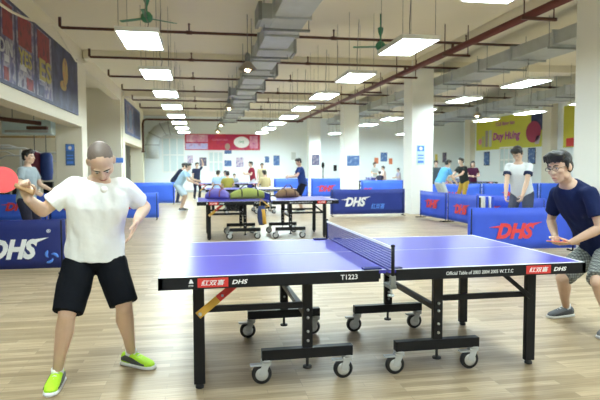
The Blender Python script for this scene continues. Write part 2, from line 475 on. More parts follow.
# ------------------------------------------------------------------ pendant lamps, ceiling fans
def pendant(x, y, lab, z=3.42):
    t = thing('pendant_lamp', lab, 'lamp', (x, y, z), 0, 'cone shaped pendant lamps')
    part('lamp_shade', MB().lathe([(.19, 0), (.185, .02), (.10, .12), (.055, .17), (.05, .17), (.09, .115), (.17, .02), (.18, 0)], (x, y, z)), M['cone'], t)
    part('lamp_holder', MB().lathe([(.055, .17), (.06, .2), (.06, .3), (.03, .34), (.012, .36)], (x, y, z)), M['galv_dark'], t)
    part('bulb', MB().ell((x, y, z+.035), (.065, .065, .075)), M['bulb'], t)
    part('cord', MB().cyl((x, y, z+.35), (x, y, CH), .008, n=5), M['wire'], t)
pendant(.98, 11.6, 'cone shaped pendant lamp nearest the camera, hanging by the duct')
pendant(.97, 19.1, 'second cone shaped pendant lamp back beneath the duct')
pendant(.97, 26.6, 'third small cone shaped pendant lamp back beneath the duct')
pendant(.95, 31.2, 'farthest tiny cone shaped pendant lamp over the red banner')
pendant(10.75, 20.4, 'cone shaped pendant lamp hanging in front of the yellow banner')
def fan(x, y, z, lab, a0):
    t = thing('ceiling_fan', lab, 'fan', (x, y, z), 0, 'green ceiling fans')
    part('motor', MB().lathe([(.02, .12), (.06, .1), (.10, .05), (.10, -.02), (.07, -.06), (.02, -.08)][::-1], (x, y, z)), M['green'], t)
    part('canopy_cap', MB().lathe([(.015, .2), (.05, .3), (.06, .38), (.02, .4)], (x, y, z)), M['green'], t)
    part('down_rod', MB().cyl((x, y, z+.1), (x, y, CH), .014, n=8), M['green'], t)
    for k in range(3):
        a = a0+2*PI*k/3; dx = V((math.cos(a), math.sin(a), 0)); n_ = V((-math.sin(a), math.cos(a), .18)).normalized()
        part('blade', MB().bar(V((x, y, z))+dx*.09, V((x, y, z))+dx*  .56, .07, .012, up=n_.cross(dx), bev=.003), M['green'], t)
fan(3.68, 11.1, 3.88, 'green ceiling fan hanging left of the large right panel light', 2.9)
fan(-.9, 10.2, 4.02, 'green ceiling fan hanging above the nearest left panel light', .5)

# ------------------------------------------------------------------ table tennis table
def make_table():
    t = thing('table_tennis_table', '', 'table tennis table')
    HL, HW, H = 1.37, .7625, .76
    for sx in (-1, 1):
        x0, x1 = (-HL, -.004) if sx < 0 else (.004, HL)
        top = part('table_top', MB().box((x0+.004, -HW+.004, H-.022), (x1-.004, HW-.004, H), bev=.002), M['blue_top'], t)
        ln = MB(); zt = H+.0008
        xe = x0 if sx < 0 else x1
        ln.box((xe-.0+(.004 if sx < 0 else -.022), -HW+.004, H-.001), (xe+(.022 if sx < 0 else -.004), HW-.004, zt))
        ln.box((x0+.004, -HW+.004, H-.001), (x1-.004, -HW+.024, zt)); ln.box((x0+.004, HW-.024, H-.001), (x1-.004, HW-.004, zt))
        ln.box((x0+.004, -.0015-.001, H-.001), (x1-.004, .0025, zt))
        part('boundary_line', ln, M['line'], top)
        ap = MB(); xi = -.055 if sx < 0 else .055
        a, b = (x0, xi) if sx < 0 else (xi, x1)
        ap.box((a, -HW, H-.072), (b, -HW+.03, H-.001), bev=.003); ap.box((a, HW-.03, H-.072), (b, HW, H-.001), bev=.003)
        ap.box((xe-(0 if sx < 0 else .03), -HW, H-.072), (xe+(.03 if sx < 0 else 0), HW, H-.001), bev=.003)
        ap.box((xi-.02, -HW+.03, H-.06), (xi+.02, HW-.03, H-.022))
        ap.box(((a+b)/2-.02, -HW+.03, H-.06), ((a+b)/2+.02, HW-.03, H-.022))
        part('apron', ap, M['black'], t)
        lx, ux = sx*(HL-.227), sx*(HL-.92)
        for sy in (-1, 1):
            ly = sy*(HW-.27)
            lg = part('leg', MB().box((lx-.035, ly-.02, .03), (lx+.035, ly+.02, H-.06), bev=.004), M['black'], t)
            part('foot_pad', MB().lathe([(.018, 0), (.026, .004), (.026, .018), (.014, .03)], (lx, ly, 0)), M['blackp'], lg)
            up = part('upright', MB().box((ux-.032, ly-.022, .2), (ux+.032, ly+.022, H-.06), bev=.004), M['black'], t)
            bo = MB()
            for zz in (.27, .33, .42, .47): bo.cyl((ux, ly-.022, zz), (ux, ly-.03, zz), .009, n=10)
            part('bolt', bo, M['silver'], up)
            part('crossbar', MB().bar((lx, ly, .502), (ux, ly, .502), .03, .038, bev=.003), M['black'], t)
            bx0, bx1 = ux-.30, ux+.30
            part('base_beam', MB().box((bx0, ly-.03, .155), (bx1, ly+.03, .222), bev=.004), M['black'], t)
            part('level_screw', MB().cyl((ux, ly, .09), (ux, ly, .16), .010, n=8).cyl((ux, ly, .085), (ux, ly, .097), .03, n=12), M['blackp'], t)
            for q in (-1, 1):
                cx = ux+q*.27; ws = .045 if q < 0 else -.02; ws = -.045*q if False else .03*(-1 if q < 0 else -1)
                wc = V((cx+ws, ly, .064))
                br = MB(); br.cyl((cx, ly, .14), (cx, ly, .158), .035, n=14)
                for s2 in (-1, 1):
                    br.bar((cx, ly+s2*.022, .142), (wc.x, ly+s2*.022, .058), .045, .004, up=(0, 1, 0))
                br.box((cx-.035, ly-.026, .122), (cx+.03, ly+.026, .142), bev=.006)
                br.box((wc.x-.075, ly-.022, .118), (cx-.02, ly+.022, .130), bev=.004)
                c = part('caster', br, M['greyp'], t)
                Rw = Matrix.Rotation(PI/2, 3, 'X')
                part('wheel', MB().lathe([(.034, -.016), (.056, -.018), (.064, -.010), (.064, .010), (.056, .018), (.034, .016)], wc, 24, Rw), M['blackp'], c)
                part('hub', MB().lathe([(.010, -.021), (.036, -.018), (.042, -.017), (.042, .017), (.036, .018), (.010, .021)], wc, 20, Rw), M['silver'], c)
        part('tie_bar', MB().bar((ux, -HW+.27, .43), (ux, HW-.27, .43), .04, .035, bev=.003), M['black'], t)
        part('cross_brace', MB().bar((sx*(HL-.62), -HW+.27, H-.05), (sx*(HL-.62), HW-.27, H-.05), .03, .03), M['black'], t)
        yb_ = -HW+.243
        a_, b_ = V((sx*(HL-.235), yb_, .48)), V((sx*(HL-.50), yb_, .695))
        if sx < 0:
            st = part('fold_strut', MB().bar(a_+(b_-a_)*.42, b_, .045, .012, up=(0, 1, 0), bev=.002), M['red'], t)
            part('warning_strip', MB().bar(a_-(b_-a_)*.05, a_+(b_-a_)*.42, .047, .013, up=(0, 1, 0), bev=.002), M['yellow'], st)
            part('pivot', MB().cyl(a_+(b_-a_)*.52-V((0, .006, 0)), a_+(b_-a_)*.52-V((0, .012, 0)), .008, n=10).cyl(a_-V((0, .006, 0)), a_-V((0, .014, 0)), .012, n=10), M['silver'], st)
        else:
            part('fold_strut', MB().bar(a_, b_, .03, .012, up=(0, 1, 0), bev=.002), M['black'], t)
    # net with posts and clamps
    nb = MB(); y0, y1, z0, z1 = -.845, .845, H+.004, H+.15
    n = 94
    for i in range(n+1):
        y = y0+(y1-y0)*i/n; nb.box((-.001, y-.0017, z0), (.001, y+.0017, z1))
    for i in range(9):
        z = z0+(z1-z0)*i/9; nb.box((-.001, y0, z-.0017), (.001, y1, z+.0017))
    net = part('net', nb, M['net'], t)
    part('net_tape', MB().box((-.004, y0, z1-.013), (.004, y1, z1+.003)), M['whitep'], net)
    for sy in (-1, 1):
        y = sy*.852
        part('net_post', MB().cyl((0, y, H-.03), (0, y, H+.158), .011, n=12).lathe([(.014, .155), (.012, .165), (.004, .168)], (0, y, H)), M['black'], net)
        cl = part('net_clamp', MB().box((-.022, min(y-sy*.11, y+sy*.012), H-.10), (.022, max(y-sy*.11, y+sy*.012), H-.078), bev=.004).box((-.016, min(y-sy*.02, y+sy*.012), H-.1), (.016, max(y-sy*.02, y+sy*.012), H-.02), bev=.004), M['wire'], net)
        part('clamp_screw', MB().cyl((0, y-sy*.03, H-.15), (0, y-sy*.03, H-.09), .007, n=8).cyl((0, y-sy*.03, H-.152), (0, y-sy*.03, H-.14), .02, n=12), M['silver'], net)
        part('clamp_plate', MB().box((-.15, min(sy*.755, sy*.70), H+.001), (-.035, max(sy*.755, sy*.70), H+.012), bev=.004).box((.03, min(sy*.755, sy*.71), H+.001), (.10, max(sy*.755, sy*.71), H+.010), bev=.004), M['navy'], net)
    # lettering on the apron that faces the camera
    yy = -HW-.001; zz = H-.037
    X = (1, 0, 0); Z = (0, 0, 1)
    lettering('T1223', (-.245, yy, zz+.002), X, Z, .030, M['whitep'], t, ext=.0008, bold=.01)
    for sx, xc in ((-1, -HL+.31), (1, HL-.345)):
        lb = MB().box((xc-.088, yy-.0005, zz-.026), (xc+.088, yy+.002, zz+.028))
        pl = part('maker_label', lb, M['red'], t)
        lettering('红双喜', (xc, yy-.0015, zz+.001), X, Z, .033, M['whitep'], pl, ext=.0006, bold=.012, shear=.2, width=.135)
        lettering('DHS', (xc+.155, yy, zz), X, Z, .026, M['whitep'], t, ext=.0008, bold=.03, shear=.25, width=.092)
    lettering('ITTF', (-HL+.185, yy, zz-.014), X, Z, .010, M['whitep'], t, ext=.0008, bold=.01)
    part('emblem', MB().poly([(-HL+.172, yy, zz), (-HL+.2, yy, zz), (-HL+.19, yy, zz+.022), (-HL+.182, yy, zz+.024)], (0, -1, 0), .001), M['whitep'], t)
    lettering('Official Table of 2003 2004 2005 W.T.T.C', (.615, yy, zz), X, Z, .022, M['whitep'], t, ext=.0008, shear=.12, width=.46)
    return t
TX, TY = 1.115, 3.98
T0 = make_table(); T0.location = (TX, TY, 0); T0.rotation_euler = (0, 0, .0076); tr = .0076
T0['label'] = 'large blue table tennis table in the foreground lettered T1223'; T0['group'] = 'table tennis tables'
MW[T0.name] = Matrix.Translation(T0.location) @ Matrix.Rotation(tr, 4, 'Z')
TABLES = [(1.28, 11.28, .012, 'blue table tennis table in the middle distance carrying sports bags'),
          (1.5, 17.3, 0, 'pale table tennis table right behind the table with the bags'),
          (1.1, 23.7, 0, 'far table tennis table below the red banner with people seated along it'),
          (11.6, 23.4, .0, 'table tennis table at far right beside the people under the yellow banner'),
          (8.6, 27.4, 0, 'distant table tennis table behind the blue barrier between the white pillars')]
for x, y, r, lab in TABLES: dup(T0, (x, y, 0), r, lab, 'table tennis tables')

# ------------------------------------------------------------------ barriers
def barrier(p0, p1, h, cover, lab, logo=None, group='blue court barriers', lx=.5, emb=None, size=.27, lw=.62, lz=.48):
    p0, p1 = V((*p0, 0)), V((*p1, 0)); dd = p1-p0; L = dd.length; rz = math.atan2(dd.y, dd.x)
    t = thing('court_barrier', lab, 'barrier', p0, rz, group)
    # cloth cover with a soft sag
    b = bmesh.new(); nx, nz = 14, 5; g = {}
    for sgn in (-1, 1):
        for i in range(nx+1):
            for j in range(nz+1):
                u, v = i/nx, j/nz
                w = .008*math.sin(u*19+v*3)*math.sin(v*PI) + .006*math.sin(u*7+1.3)
                g[sgn, i, j] = b.verts.new((u*L, sgn*.012 + w, .06+v*(h-.06) - .010*math.sin(u*PI)*v))
    for i in range(nx):
        for j in range(nz):
            for sgn in (-1, 1):
                f = b.faces.new((g[sgn, i, j], g[sgn, i+1, j], g[sgn, i+1, j+1], g[sgn, i, j+1])); f.smooth = True
    for i in range(nx):
        b.faces.new((g[-1, i, 0], g[-1, i+1, 0], g[1, i+1, 0], g[1, i, 0])); b.faces.new((g[-1, i, nz], g[-1, i+1, nz], g[1, i+1, nz], g[1, i, nz]))
    for j in range(nz):
        b.faces.new((g[-1, 0, j], g[-1, 0, j+1], g[1, 0, j+1], g[1, 0, j])); b.faces.new((g[-1, nx, j], g[-1, nx, j+1], g[1, nx, j+1], g[1, nx, j]))
    mb = MB(); mb.bm.free(); mb.bm = b
    part('cover', mb, cover, t, world=False)
    for u in (.05, L-.05):
        part('post', MB().cyl((u, 0, .01), (u, 0, h-.02), .012, n=8), M['black'], t, world=False)
        part('foot', MB().bar((u, -.16, .012), (u, .16, .012), .02, .022), M['black'], t, world=False)
    if logo:
        W = wm(t); cx = L*lx
        def loc(x, z): return W @ V((x, -.030, z))
        xd = W.to_3x3() @ V((1, 0, 0))
        lt = lettering('DHS', loc(cx, h*lz/.75*.75/h*h if False else h*lz), xd, (0, 0, 1), size, logo, t, shear=.3, bold=.05, ext=.003, width=lw)
        sw = MB(); z = h*lz + size*.36; q = size/.27
        sw.poly([W @ V((cx-lw*.52-.12*q, -.030, z-.035*q)), W @ V((cx-lw*.42, -.030, z-.045*q)), W @ V((cx-lw*.38, -.030, z)), W @ V((cx-lw*.48, -.030, z-.01*q))], W.to_3x3() @ V((0, -1, 0)), .004)
        sw.poly([W @ V((cx+lw*.36, -.030, z-.01*q)), W @ V((cx+lw*.5, -.030, z-.005*q)), W @ V((cx+lw*.5+.14*q, -.030, z+.055*q)), W @ V((cx+lw*.4, -.030, z+.03*q))], W.to_3x3() @ V((0, -1, 0)), .004)
        part('swoosh_mark', sw, logo, t)
        if emb == 'text':
            lettering('红双喜', loc(cx+lw*.5+.36, h*.36), xd, (0, 0, 1), .16, M['lblue'], t, shear=.25, bold=.02, ext=.003, width=.42)
        if emb == 'ring':
            e = MB(); c = V((cx+lw*.5+.16, -.030, h*.3))
            for a in range(3):
                o_ = 2*PI*a/3
                pts = [W @ (c+V((math.cos(o_+k*.3)*(.085-.012*k), 0, math.sin(o_+k*.3)*(.085-.012*k)))) for k in range(5)]
                e.tube(pts, [.014, .02, .02, .015, .008], n=6, round_=True)
            part('emblem', e, M['lblue'], t)
            lettering('®', loc(cx+lw*.5+.14, h*.78), xd, (0, 0, 1), .05, logo, t, ext=.003)
    return t
barrier((-3.09, 7.84), (-1.80, 7.82), .72, M['navy'], 'dark navy barrier with white lettering behind the man in white', M['whitep'], lx=.494, emb='ring', lz=.45, lw=.62, size=.27)
k0 = at(342, 214, 15.45).x; k1 = at(404, 214, 15.45).x
barrier((k0-.35, 15.42), (k1, 15.40), .78, mat('mid_blue_vinyl', (.016, .04, .28), .5, var=.1, scale=3, bump=.25, bscale=5), 'navy barrier with white lettering in front of the white pillars', M['whitep'], lx=.33, emb='text', lz=.53)
for i, (a, b) in enumerate(((-5.4, -3.98), (-3.96, -2.56), (-2.54, -1.14))):
    barrier((a, 15.45), (b, 15.43), .74, M['royal'], ['blue barrier at far left behind the man in grey', 'blue barrier at the foot of the left cream pillar', 'blue barrier with red lettering showing past the white shirt sleeve'][i], M['redp'], lz=.55, size=.22)
barrier((-3.2, 21.9), (-1.0, 21.85), .86, M['royal'], 'plain blue barrier behind the leaning player in light blue', None)
yy = 25.2
for i, (a, b) in enumerate(((274, 308), (311, 341))):
    barrier((at(a, 190, yy).x, yy), (at(b, 190, yy).x, yy), .92, M['royal'], ['blue barrier right behind the standing man in navy', 'blue barrier with red lettering left of the second white pillar'][i], M['redp'] if i else None, size=.3, lw=.7)
barrier((at(361, 185, 24.6).x, 24.6), (at(403, 185, 24.6).x, 24.5), .82, M['royal'], 'blue barrier in the gap between two white pillars', M['redp'], lx=.15, size=.14, lw=.35)
# the chain of barriers at right
barrier((6.08, 14.75), (6.2, 13.3), .75, M['blue'], 'blue barrier with red lettering at the foot of the large white pillar', M['redp'], size=.24, lw=.62, lz=.56)
barrier((6.22, 13.28), (6.25, 11.75), .75, M['blue'], 'blue barrier second along, with red lettering, right of the pillar', M['redp'], size=.24, lw=.62, lz=.5)
barrier((6.62, 12.55), (6.92, 10.2), .75, M['blue'], 'blue barrier seen behind the man with dark sleeve ends, right of the folded barrier', M['redp'], size=.18, lw=.6, lx=.25, lz=.55)
barrier((4.25, 8.3), (6.08, 8.14), .74, M['blue'], 'long blue barrier with large red lettering behind the foreground table', M['redp'], lx=.425, size=.26, lw=.64, lz=.48)
fb = thing('folded_barrier', 'folded blue and white barrier standing on end beside the black post', 'barrier', (6.25, 11.45, 0))
for k in range(4):
    part('folded_panel', MB().box((6.2+.06*k, 11.40-.02*k, .05), (6.24+.06*k, 11.62, .74), bev=.006), (M['whitep'], M['blue'])[k % 2], fb)
part('post', MB().cyl((6.12, 11.42, 0), (6.12, 11.42, .72), .022, n=10).bar((6.12, 11.2, .012), (6.12, 11.64, .012), .04, .024), M['black'], fb)
for i, (a, b) in enumerate(((8.2, 10.5), (10.6, 12.9), (13., 15.3))):
    barrier((a, 19.6), (b, 19.5), .78, M['royal'], ['blue barrier far right below the leaning player in light blue shirt', 'blue barrier far right below the seated woman', 'blue barrier far right behind the dark haired man with glasses'][i], M['redp'], size=.2)

# ------------------------------------------------------------------ banners and posters
def board(name, lab, cat, o, xd, w, h, m, th=.02, group=None):
    """flat sheet: o is the lower left corner as seen, xd the reading direction"""
    xd = V(xd).normalized(); n = V((xd.y, -xd.x, 0)); o = V(o); up = V((0, 0, 1))
    t = thing(name, lab, cat, o+xd*w/2, 0, group)
    t['_w'] = w
    pts = [o, o+xd*w, o+xd*w+up*h, o+up*h]
    part('sheet', MB().poly([p+n*th for p in pts], n, th), m, t)
    return t, (lambda u, v, k=0: o+xd*(w*u)+up*(h*v)+n*(th+.002+.003*k)), xd, n
def patch(t, P, n, name, u0, v0, u1, v1, m, k=0, slant=0.):
    part(name, MB().poly([P(u0, v0, k), P(u1, v0, k), P(u1+slant, v1, k), P(u0+slant, v1, k)], n, .003), m, t)
def oval(t, P, n, name, cu, cv, ru, rv, m, k=0):
    part(name, MB().poly([P(cu+ru*math.cos(a*PI/12), cv+rv*math.sin(a*PI/12), k) for a in range(24)], n, .003), m, t)
cm = lambda nm, c: mat(nm, c, .5)
dnavy = print_mat('dark_navy_print', ((.01, .012, .04), (.025, .03, .10), (.06, .07, .16)), 2.5)
dred = print_mat('dark_red_print', ((.12, .01, .015), (.26, .02, .03), (.04, .012, .03)), 3)
dviolet = print_mat('violet_blue_print', ((.03, .03, .10), (.10, .09, .22), (.3, .28, .34), (.05, .03, .1)), 4)
dorange = print_mat('orange_figure_print', ((.5, .2, .05), (.45, .32, .08), (.2, .06, .1)), 6)
olive = cm('olive_yellow_print', (.42, .36, .10)); palegrey = cm('pale_grey_print', (.5, .5, .52))
# near banner on the bulkhead: reading direction runs towards the far end
t, P, X, n = board('sports_banner', 'dark navy and red sports banner on the near left bulkhead', 'banner', (-3.076, 7.6, 2.74), (0, 1, 0), 7.35, 1.40, dnavy, .03)
def UV(px, py):
    q = atX(px, py, -3.05); return (q.y-7.6)/7.35, (q.z-2.74)/1.40
for i, (x0, x1) in enumerate(((-16, 0), (1.5, 14.5), (16.5, 33.5), (35.5, 51), (52.5, 76))):
    u0, u1 = max(.01, UV(x0, 50)[0]), min(.99, UV(x1, 50)[0])
    patch(t, P, n, 'poster_panel', u0, .04, u1, .96, (dviolet, dviolet, dviolet, dviolet, dnavy)[i])
    if i < 4:
        patch(t, P, n, 'printed_block', u0+(u1-u0)*.1, .55, u0+(u1-u0)*.85, .94, dred, 1)
        patch(t, P, n, 'printed_block', u0+(u1-u0)*(.1 if i % 2 else .5), .05, u0+(u1-u0)*(.45 if i % 2 else .9), .2, dred if i < 3 else dnavy, 1)
        patch(t, P, n, 'printed_block', u0+(u1-u0)*.15, .26, u0+(u1-u0)*.5, .34, palegrey, 1)
u, v = UV(65, 75); oval(t, P, n, 'printed_figure', u, v+.05, .035, .22, dorange, 1)
oval(t, P, n, 'printed_figure', u-.03, v-.2, .04, .08, dorange, 2)
for body_, px_, h_, w_ in (('ES', 45, .42, .85), ('YES', 25, .28, .75), ('DIN', 6, .22, .6)):
    u, v = UV(px_, 75); lettering(body_, P(u, .42, 3), X, (0, 0, 1), h_, olive if body_ != 'DIN' else palegrey, t, ext=.003, bold=.02, width=w_)
hose = [atX(a_, b_, -2.93) for a_, b_ in ((-12, -6), (0, 4), (12, 12), (25, 18), (40, 23), (53, 24.5), (60, 34), (68, 48), (76, 61), (82, 64), (88, 62))]
solo('slack_cable', MB().tube(hose, .022, n=8), M['cream'], 'cream cable hanging slack across the top of the near left banner', 'cable', hose[-1])
t, P, X, n = board('sports_banner', 'smaller blue sports banner on the bulkhead past the first left pillar', 'banner', (-3.076, 24.0, 2.86), (0, 1, 0), 5.7, 1.42, print_mat('blue_print', ((.02, .03, .1), (.06, .09, .25), (.12, .2, .4)), 1.2), .03)
patch(t, P, n, 'poster_panel', .08, .08, .48, .92, dviolet); patch(t, P, n, 'poster_panel', .55, .08, .95, .92, dnavy)
oval(t, P, n, 'printed_figure', .3, .5, .1, .3, cm('steel_blue_ink', (.16, .25, .42)), 1)
# red banner on the far wall
YW = RY1
rc = print_mat('red_banner_print', ((.42, .02, .05), (.55, .03, .07), (.48, .02, .1), (.6, .06, .12)), 1.5)
a, b = at(185, 150, YW), at(260, 150, YW); hgt = at(222, 133.6, YW).z-at(222, 149.5, YW).z
t, P, X, n = board('wall_banner', 'red banner with a white oval high on the far wall', 'banner', (a.x, YW, a.z), (1, 0, 0), b.x-a.x, hgt, rc, .03)
pinkm = print_mat('pink_print', ((.55, .12, .3), (.7, .3, .45), (.8, .5, .6)), 3)
patch(t, P, n, 'poster_panel', .01, .05, .3, .42, print_mat('lilac_print', ((.4, .4, .75), (.55, .5, .8), (.5, .2, .45)), 4))
patch(t, P, n, 'poster_panel', .02, .5, .3, .95, pinkm, slant=-.0)
patch(t, P, n, 'printed_block', .86, .1, .97, .9, pinkm)
oval(t, P, n, 'white_oval', .75, .5, .105, .36, M['whitep'])
oval(t, P, n, 'printed_figure', .56, .22, .035, .2, cm('tan_ink', (.4, .3, .25)))
lettering('CLB BÓNG BÀN', P(.46, .66, 1), X, (0, 0, 1), .12, pinkm, t, ext=.003, width=.9)
lettering('DHS', P(.75, .52, 1), X, (0, 0, 1), .12, cm('green_ink', (.1, .4, .3)), t, ext=.003, bold=.02, shear=.2)
# yellow banner on the right wall
ym = mat('yellow_banner_print', (.62, .60, .05), .5, var=.1, scale=1)
XW = 16.5
a, b = atX(473.8, 150, XW), atX(543.8, 147, XW)
a = V((XW, 31.3, 2.42)); b = V((XW, 24.5, 2.42))
t, P, X, n = board('wall_banner', 'yellow green banner with purple lettering high on the right wall', 'banner', a, (0, -1, 0), (b-a).length, 1.8, ym, .03)
purple = cm('purple_ink', (.36, .05, .26)); pk = cm('pink_ink', (.75, .25, .4))
lettering('CLB Bóng bàn', P(.47, .76, 1), X, (0, 0, 1), .27, purple, t, ext=.003, bold=.02, width=1.9)
lettering('Duy Hưng', P(.49, .36, 2), X, (0, 0, 1), .55, purple, t, ext=.003, bold=.03, width=2.7, shear=.15)
lettering('Duy Hưng', P(.486, .372, 0), X, (0, 0, 1), .55, pk, t, name='lettering_outline', ext=.001, bold=.05, width=2.78, shear=.15)
patch(t, P, n, 'printed_block', .83, .45, .99, .98, dnavy)
oval(t, P, n, 'printed_paddle', .86, .42, .095, .3, cm('crimson_ink', (.42, .03, .10)), 1)
patch(t, P, n, 'printed_handle', .88, .08, .93, .3, cm('wood_ink', (.6, .5, .6)), 1, .02)
for u, c in ((.10, (.45, .5, .2)), (.16, (.35, .3, .3)), (.22, (.55, .6, .55))):
    patch(t, P, n, 'printed_figure', u, .1, u+.045, .62 if u > .12 else .45, cm('figure_ink', c), 1)
oval(t, P, n, 'printed_ball', .07, .28, .03, .1, pk, 2)
t, P, X, n = board('wall_banner', 'narrow edge of a yellow banner showing left of the near right pillar', 'banner', (XW, 23.1, 2.3), (0, -1, 0), 4.2, 1.9, ym, .03)
patch(t, P, n, 'printed_block', .05, .02, .3, .22, M['red']); patch(t, P, n, 'printed_block', .35, .15, .9, .5, purple)

pm = [print_mat('poster_blue_print', ((.02, .05, .2), (.06, .14, .36), (.1, .2, .45), (.6, .7, .8)), 7),
      print_mat('poster_violet_print', ((.08, .07, .3), (.3, .24, .5), (.7, .65, .75), (.45, .12, .25)), 7),
      print_mat('poster_dark_print', ((.02, .02, .06), (.08, .08, .16), (.15, .13, .2), (.6, .55, .55)), 7),
      cm('orange_print', (.65, .2, .1)), cm('sky_print', (.35, .6, .75))]
def poster(px, wall, lab, m, frame=M['whitep'], th=.02):
    x0, y0, x1, y1 = px
    if wall[0] == 'y':
        a, b = at(x0, y1, wall[1]), at(x1, y1, wall[1]); h = abs(at(x0, y0, wall[1]).z-a.z); xd = (1, 0, 0)
        o = V((a.x, wall[1], a.z)); w = b.x-a.x
    else:
        a, b = atX(x0, y1, wall[1]), atX(x1, y1, wall[1]); h = abs(atX(x0, y0, wall[1]).z-a.z); xd = (0, -1, 0)
        o = V((wall[1], a.y, a.z)); w = a.y-b.y
    t, P, X, n = board('poster', lab, 'poster', o, xd, w, h, frame, th, 'posters on the walls and pillars')
    patch(t, P, n, 'print', .06, .05, .94, .95, m)
W = ('y', RY1)
poster((187, 155, 193.5, 163.5), W, 'small pale violet poster at the left end below the red banner', pm[1])
poster((199, 157, 207, 166.5), W, 'violet poster second from left below the red banner', pm[2])
poster((224, 150, 232, 154), W, 'small blue notice directly under the red banner', pm[0])
poster((224, 160, 232, 166.5), W, 'blue landscape poster below the small blue notice', pm[0])
poster((235.5, 157, 244, 167.5), W, 'pink and violet poster right of the blue landscape poster', pm[1])
poster((264.5, 156, 269.5, 163), W, 'small round-looking blue picture right of the red banner', pm[0])
poster((273, 155, 280, 166), W, 'blue and white poster on the far wall above the blue barrier', pm[0])
poster((291, 152, 296, 160), W, 'faint pale grey poster above the head of the man in navy', cm('faint_print', (.6, .65, .65)))
poster((311, 154, 320, 166), ('y', 31.5), 'dark violet poster on the farthest white pillar', pm[2])
poster((346, 155, 360, 166.5), ('y', 23.56), 'dark blue landscape poster on the second white pillar', pm[0])
poster((374, 157.5, 378.5, 164), W, 'small orange notice left of the tall blue poster', pm[3])
poster((380, 152, 387.5, 162), W, 'blue poster between two orange notices', pm[0])
poster((388.5, 158, 392.5, 164.5), W, 'small orange notice right of the blue poster', pm[3])
poster((434.5, 154, 437.5, 161), W, 'small yellow notice just right of the large white pillar', cm('mustard_print', (.6, .5, .1)))
poster((442, 152, 446.5, 163), W, 'narrow grey blue poster left of the cream pillar', pm[2])
poster((484, 152, 489.5, 165.5), ('x', XW-.004), 'dark blue narrow poster below the yellow banner', pm[0], M['black'])
poster((528, 148, 535.5, 164), ('x', XW-.004), 'dark blue poster under the right end of the yellow banner', pm[0], M['black'])
poster((467.8, 154, 470.5, 161.5), ('x', 16.45), 'small orange notice on the right wall beside the cream pillar', pm[3])
# signs on pillars near the camera
def sign(px, Y, lab, top, low):
    x0, y0, x1, y1 = px; a, b = at(x0, y1, Y), at(x1, y1, Y); h = at(x0, y0, Y).z-a.z
    t, P, X, n = board('pillar_sign', lab, 'sign', (a.x, Y, a.z), (1, 0, 0), b.x-a.x, h, low, .015, 'signs on pillars')
    patch(t, P, n, 'header', .06, .68, .94, .96, top); oval(t, P, n, 'symbol', .5, .82, .2, .09, M['whitep'], 1)
    patch(t, P, n, 'text_block', .14, .08, .86, .2, top); patch(t, P, n, 'text_block', .14, .3, .86, .36, top); patch(t, P, n, 'text_block', .14, .44, .86, .5, top)
sign((66, 144, 75, 165.5), 15.65, 'tall blue sign on the left cream pillar', M['lblue'], cm('blue_sign', (.07, .16, .38)))
sign((416.5, 145, 424.5, 164.5), 15.65, 'tall light blue sign on the large white pillar', M['lblue'], cm('pale_sign', (.55, .75, .78)))
poster((115, 157.5, 124, 163), ('y', 23.0), 'small blue plate on the second left pillar', M['lblue'])
poster((130, 155, 141, 167), W, 'dark framed picture on the far wall beside the left arm of the man in white', pm[2], M['black'])
# windows and doors
def window(i, wall, px):
    x0, y0, x1, y1 = px
    if wall == 'y': a, b = at(x0, y1, RY1), at(x1, y0, RY1); xd = V((1, 0, 0)); w = b.x-a.x; o = V((a.x, RY1, a.z))
    else: a, b = atX(x0, y1, XW), atX(x1, y0, XW); xd = V((0, -1, 0)); w = a.y-b.y; o = V((XW, a.y, a.z))
    h = b.z-a.z; n = V((xd.y, -xd.x, 0)); up = V((0, 0, 1))
    gl = MB().poly([o+n*.01, o+xd*w+n*.01, o+xd*w+up*h+n*.01, o+up*h+n*.01], n, .01)
    g = struct(f'window_{i}', gl, mat('frosted_glass', (.66, .78, .81), .2))
    f = MB()
    for u in (0, .33, .67, 1): f.bar(o+xd*w*u+n*.02, o+xd*w*u+up*h+n*.02, .07, .04, up=n)
    for v in (0, .5, 1): f.bar(o+up*h*v+n*.02, o+xd*w+up*h*v+n*.02, .07, .04, up=n)
    part('window_frame', f, M['white'], g)
window(1, 'y', (209, 152, 223, 172)); window(2, 'x', (500, 147, 514, 172)); window(3, 'y', (163, 138, 184, 172))

# ------------------------------------------------------------------ the dim gym behind the bulkhead
t = thing('air_conditioner', 'long pale blue box unit hanging below the bulkhead at far left', 'air conditioner', at(26, 127, 15.))
a, b = at(1.5, 134, 15.), at(51, 120, 15.)
part('casing', MB().box((a.x, 15., a.z), (b.x, 15.45, b.z), bev=.03), mat('pale_blue_casing', (.62, .78, .84), .5), t)
part('vent_slot', MB().box((a.x+.08, 14.985, a.z+.04), (b.x-.08, 15.0, a.z+.10)), M['greyp'], t)
for xx in (a.x+.2, b.x-.2): part('hanger', MB().cyl((xx, 15.2, b.z), (xx, 15.2, CH), .01, n=6), M['wire'], t)
a, b = at(-4, 112, 12.), at(39, 121, 12.)
t = thing('bracket_pipe', 'dark brown pipe end with a bracket in the opening at upper left', 'pipe', b)
part('pipe', MB().cyl(V((a.x-1.5, a.y+1.2, a.z+.1)), V((min(b.x, -3.75), 14.2, b.z+.12)), .05, n=8), M['brown'], t)
part('bracket', MB().box((b.x-.85, 14.1, b.z-.03), (min(b.x-.2, -3.6), 14.25, b.z+.05), bev=.01), M['brown'], t)
a = at(0, 137, 17.5); b = at(56, 137, 17.5)
solo('conduit', MB().cyl((a.x-1, 17.5, a.z), (b.x, 17.5, b.z), .03, n=6), cm('ochre_paint', (.45, .3, .12)), 'thin ochre pipe crossing the opening above the man in grey', 'pipe', (a.x, 17.5, a.z))
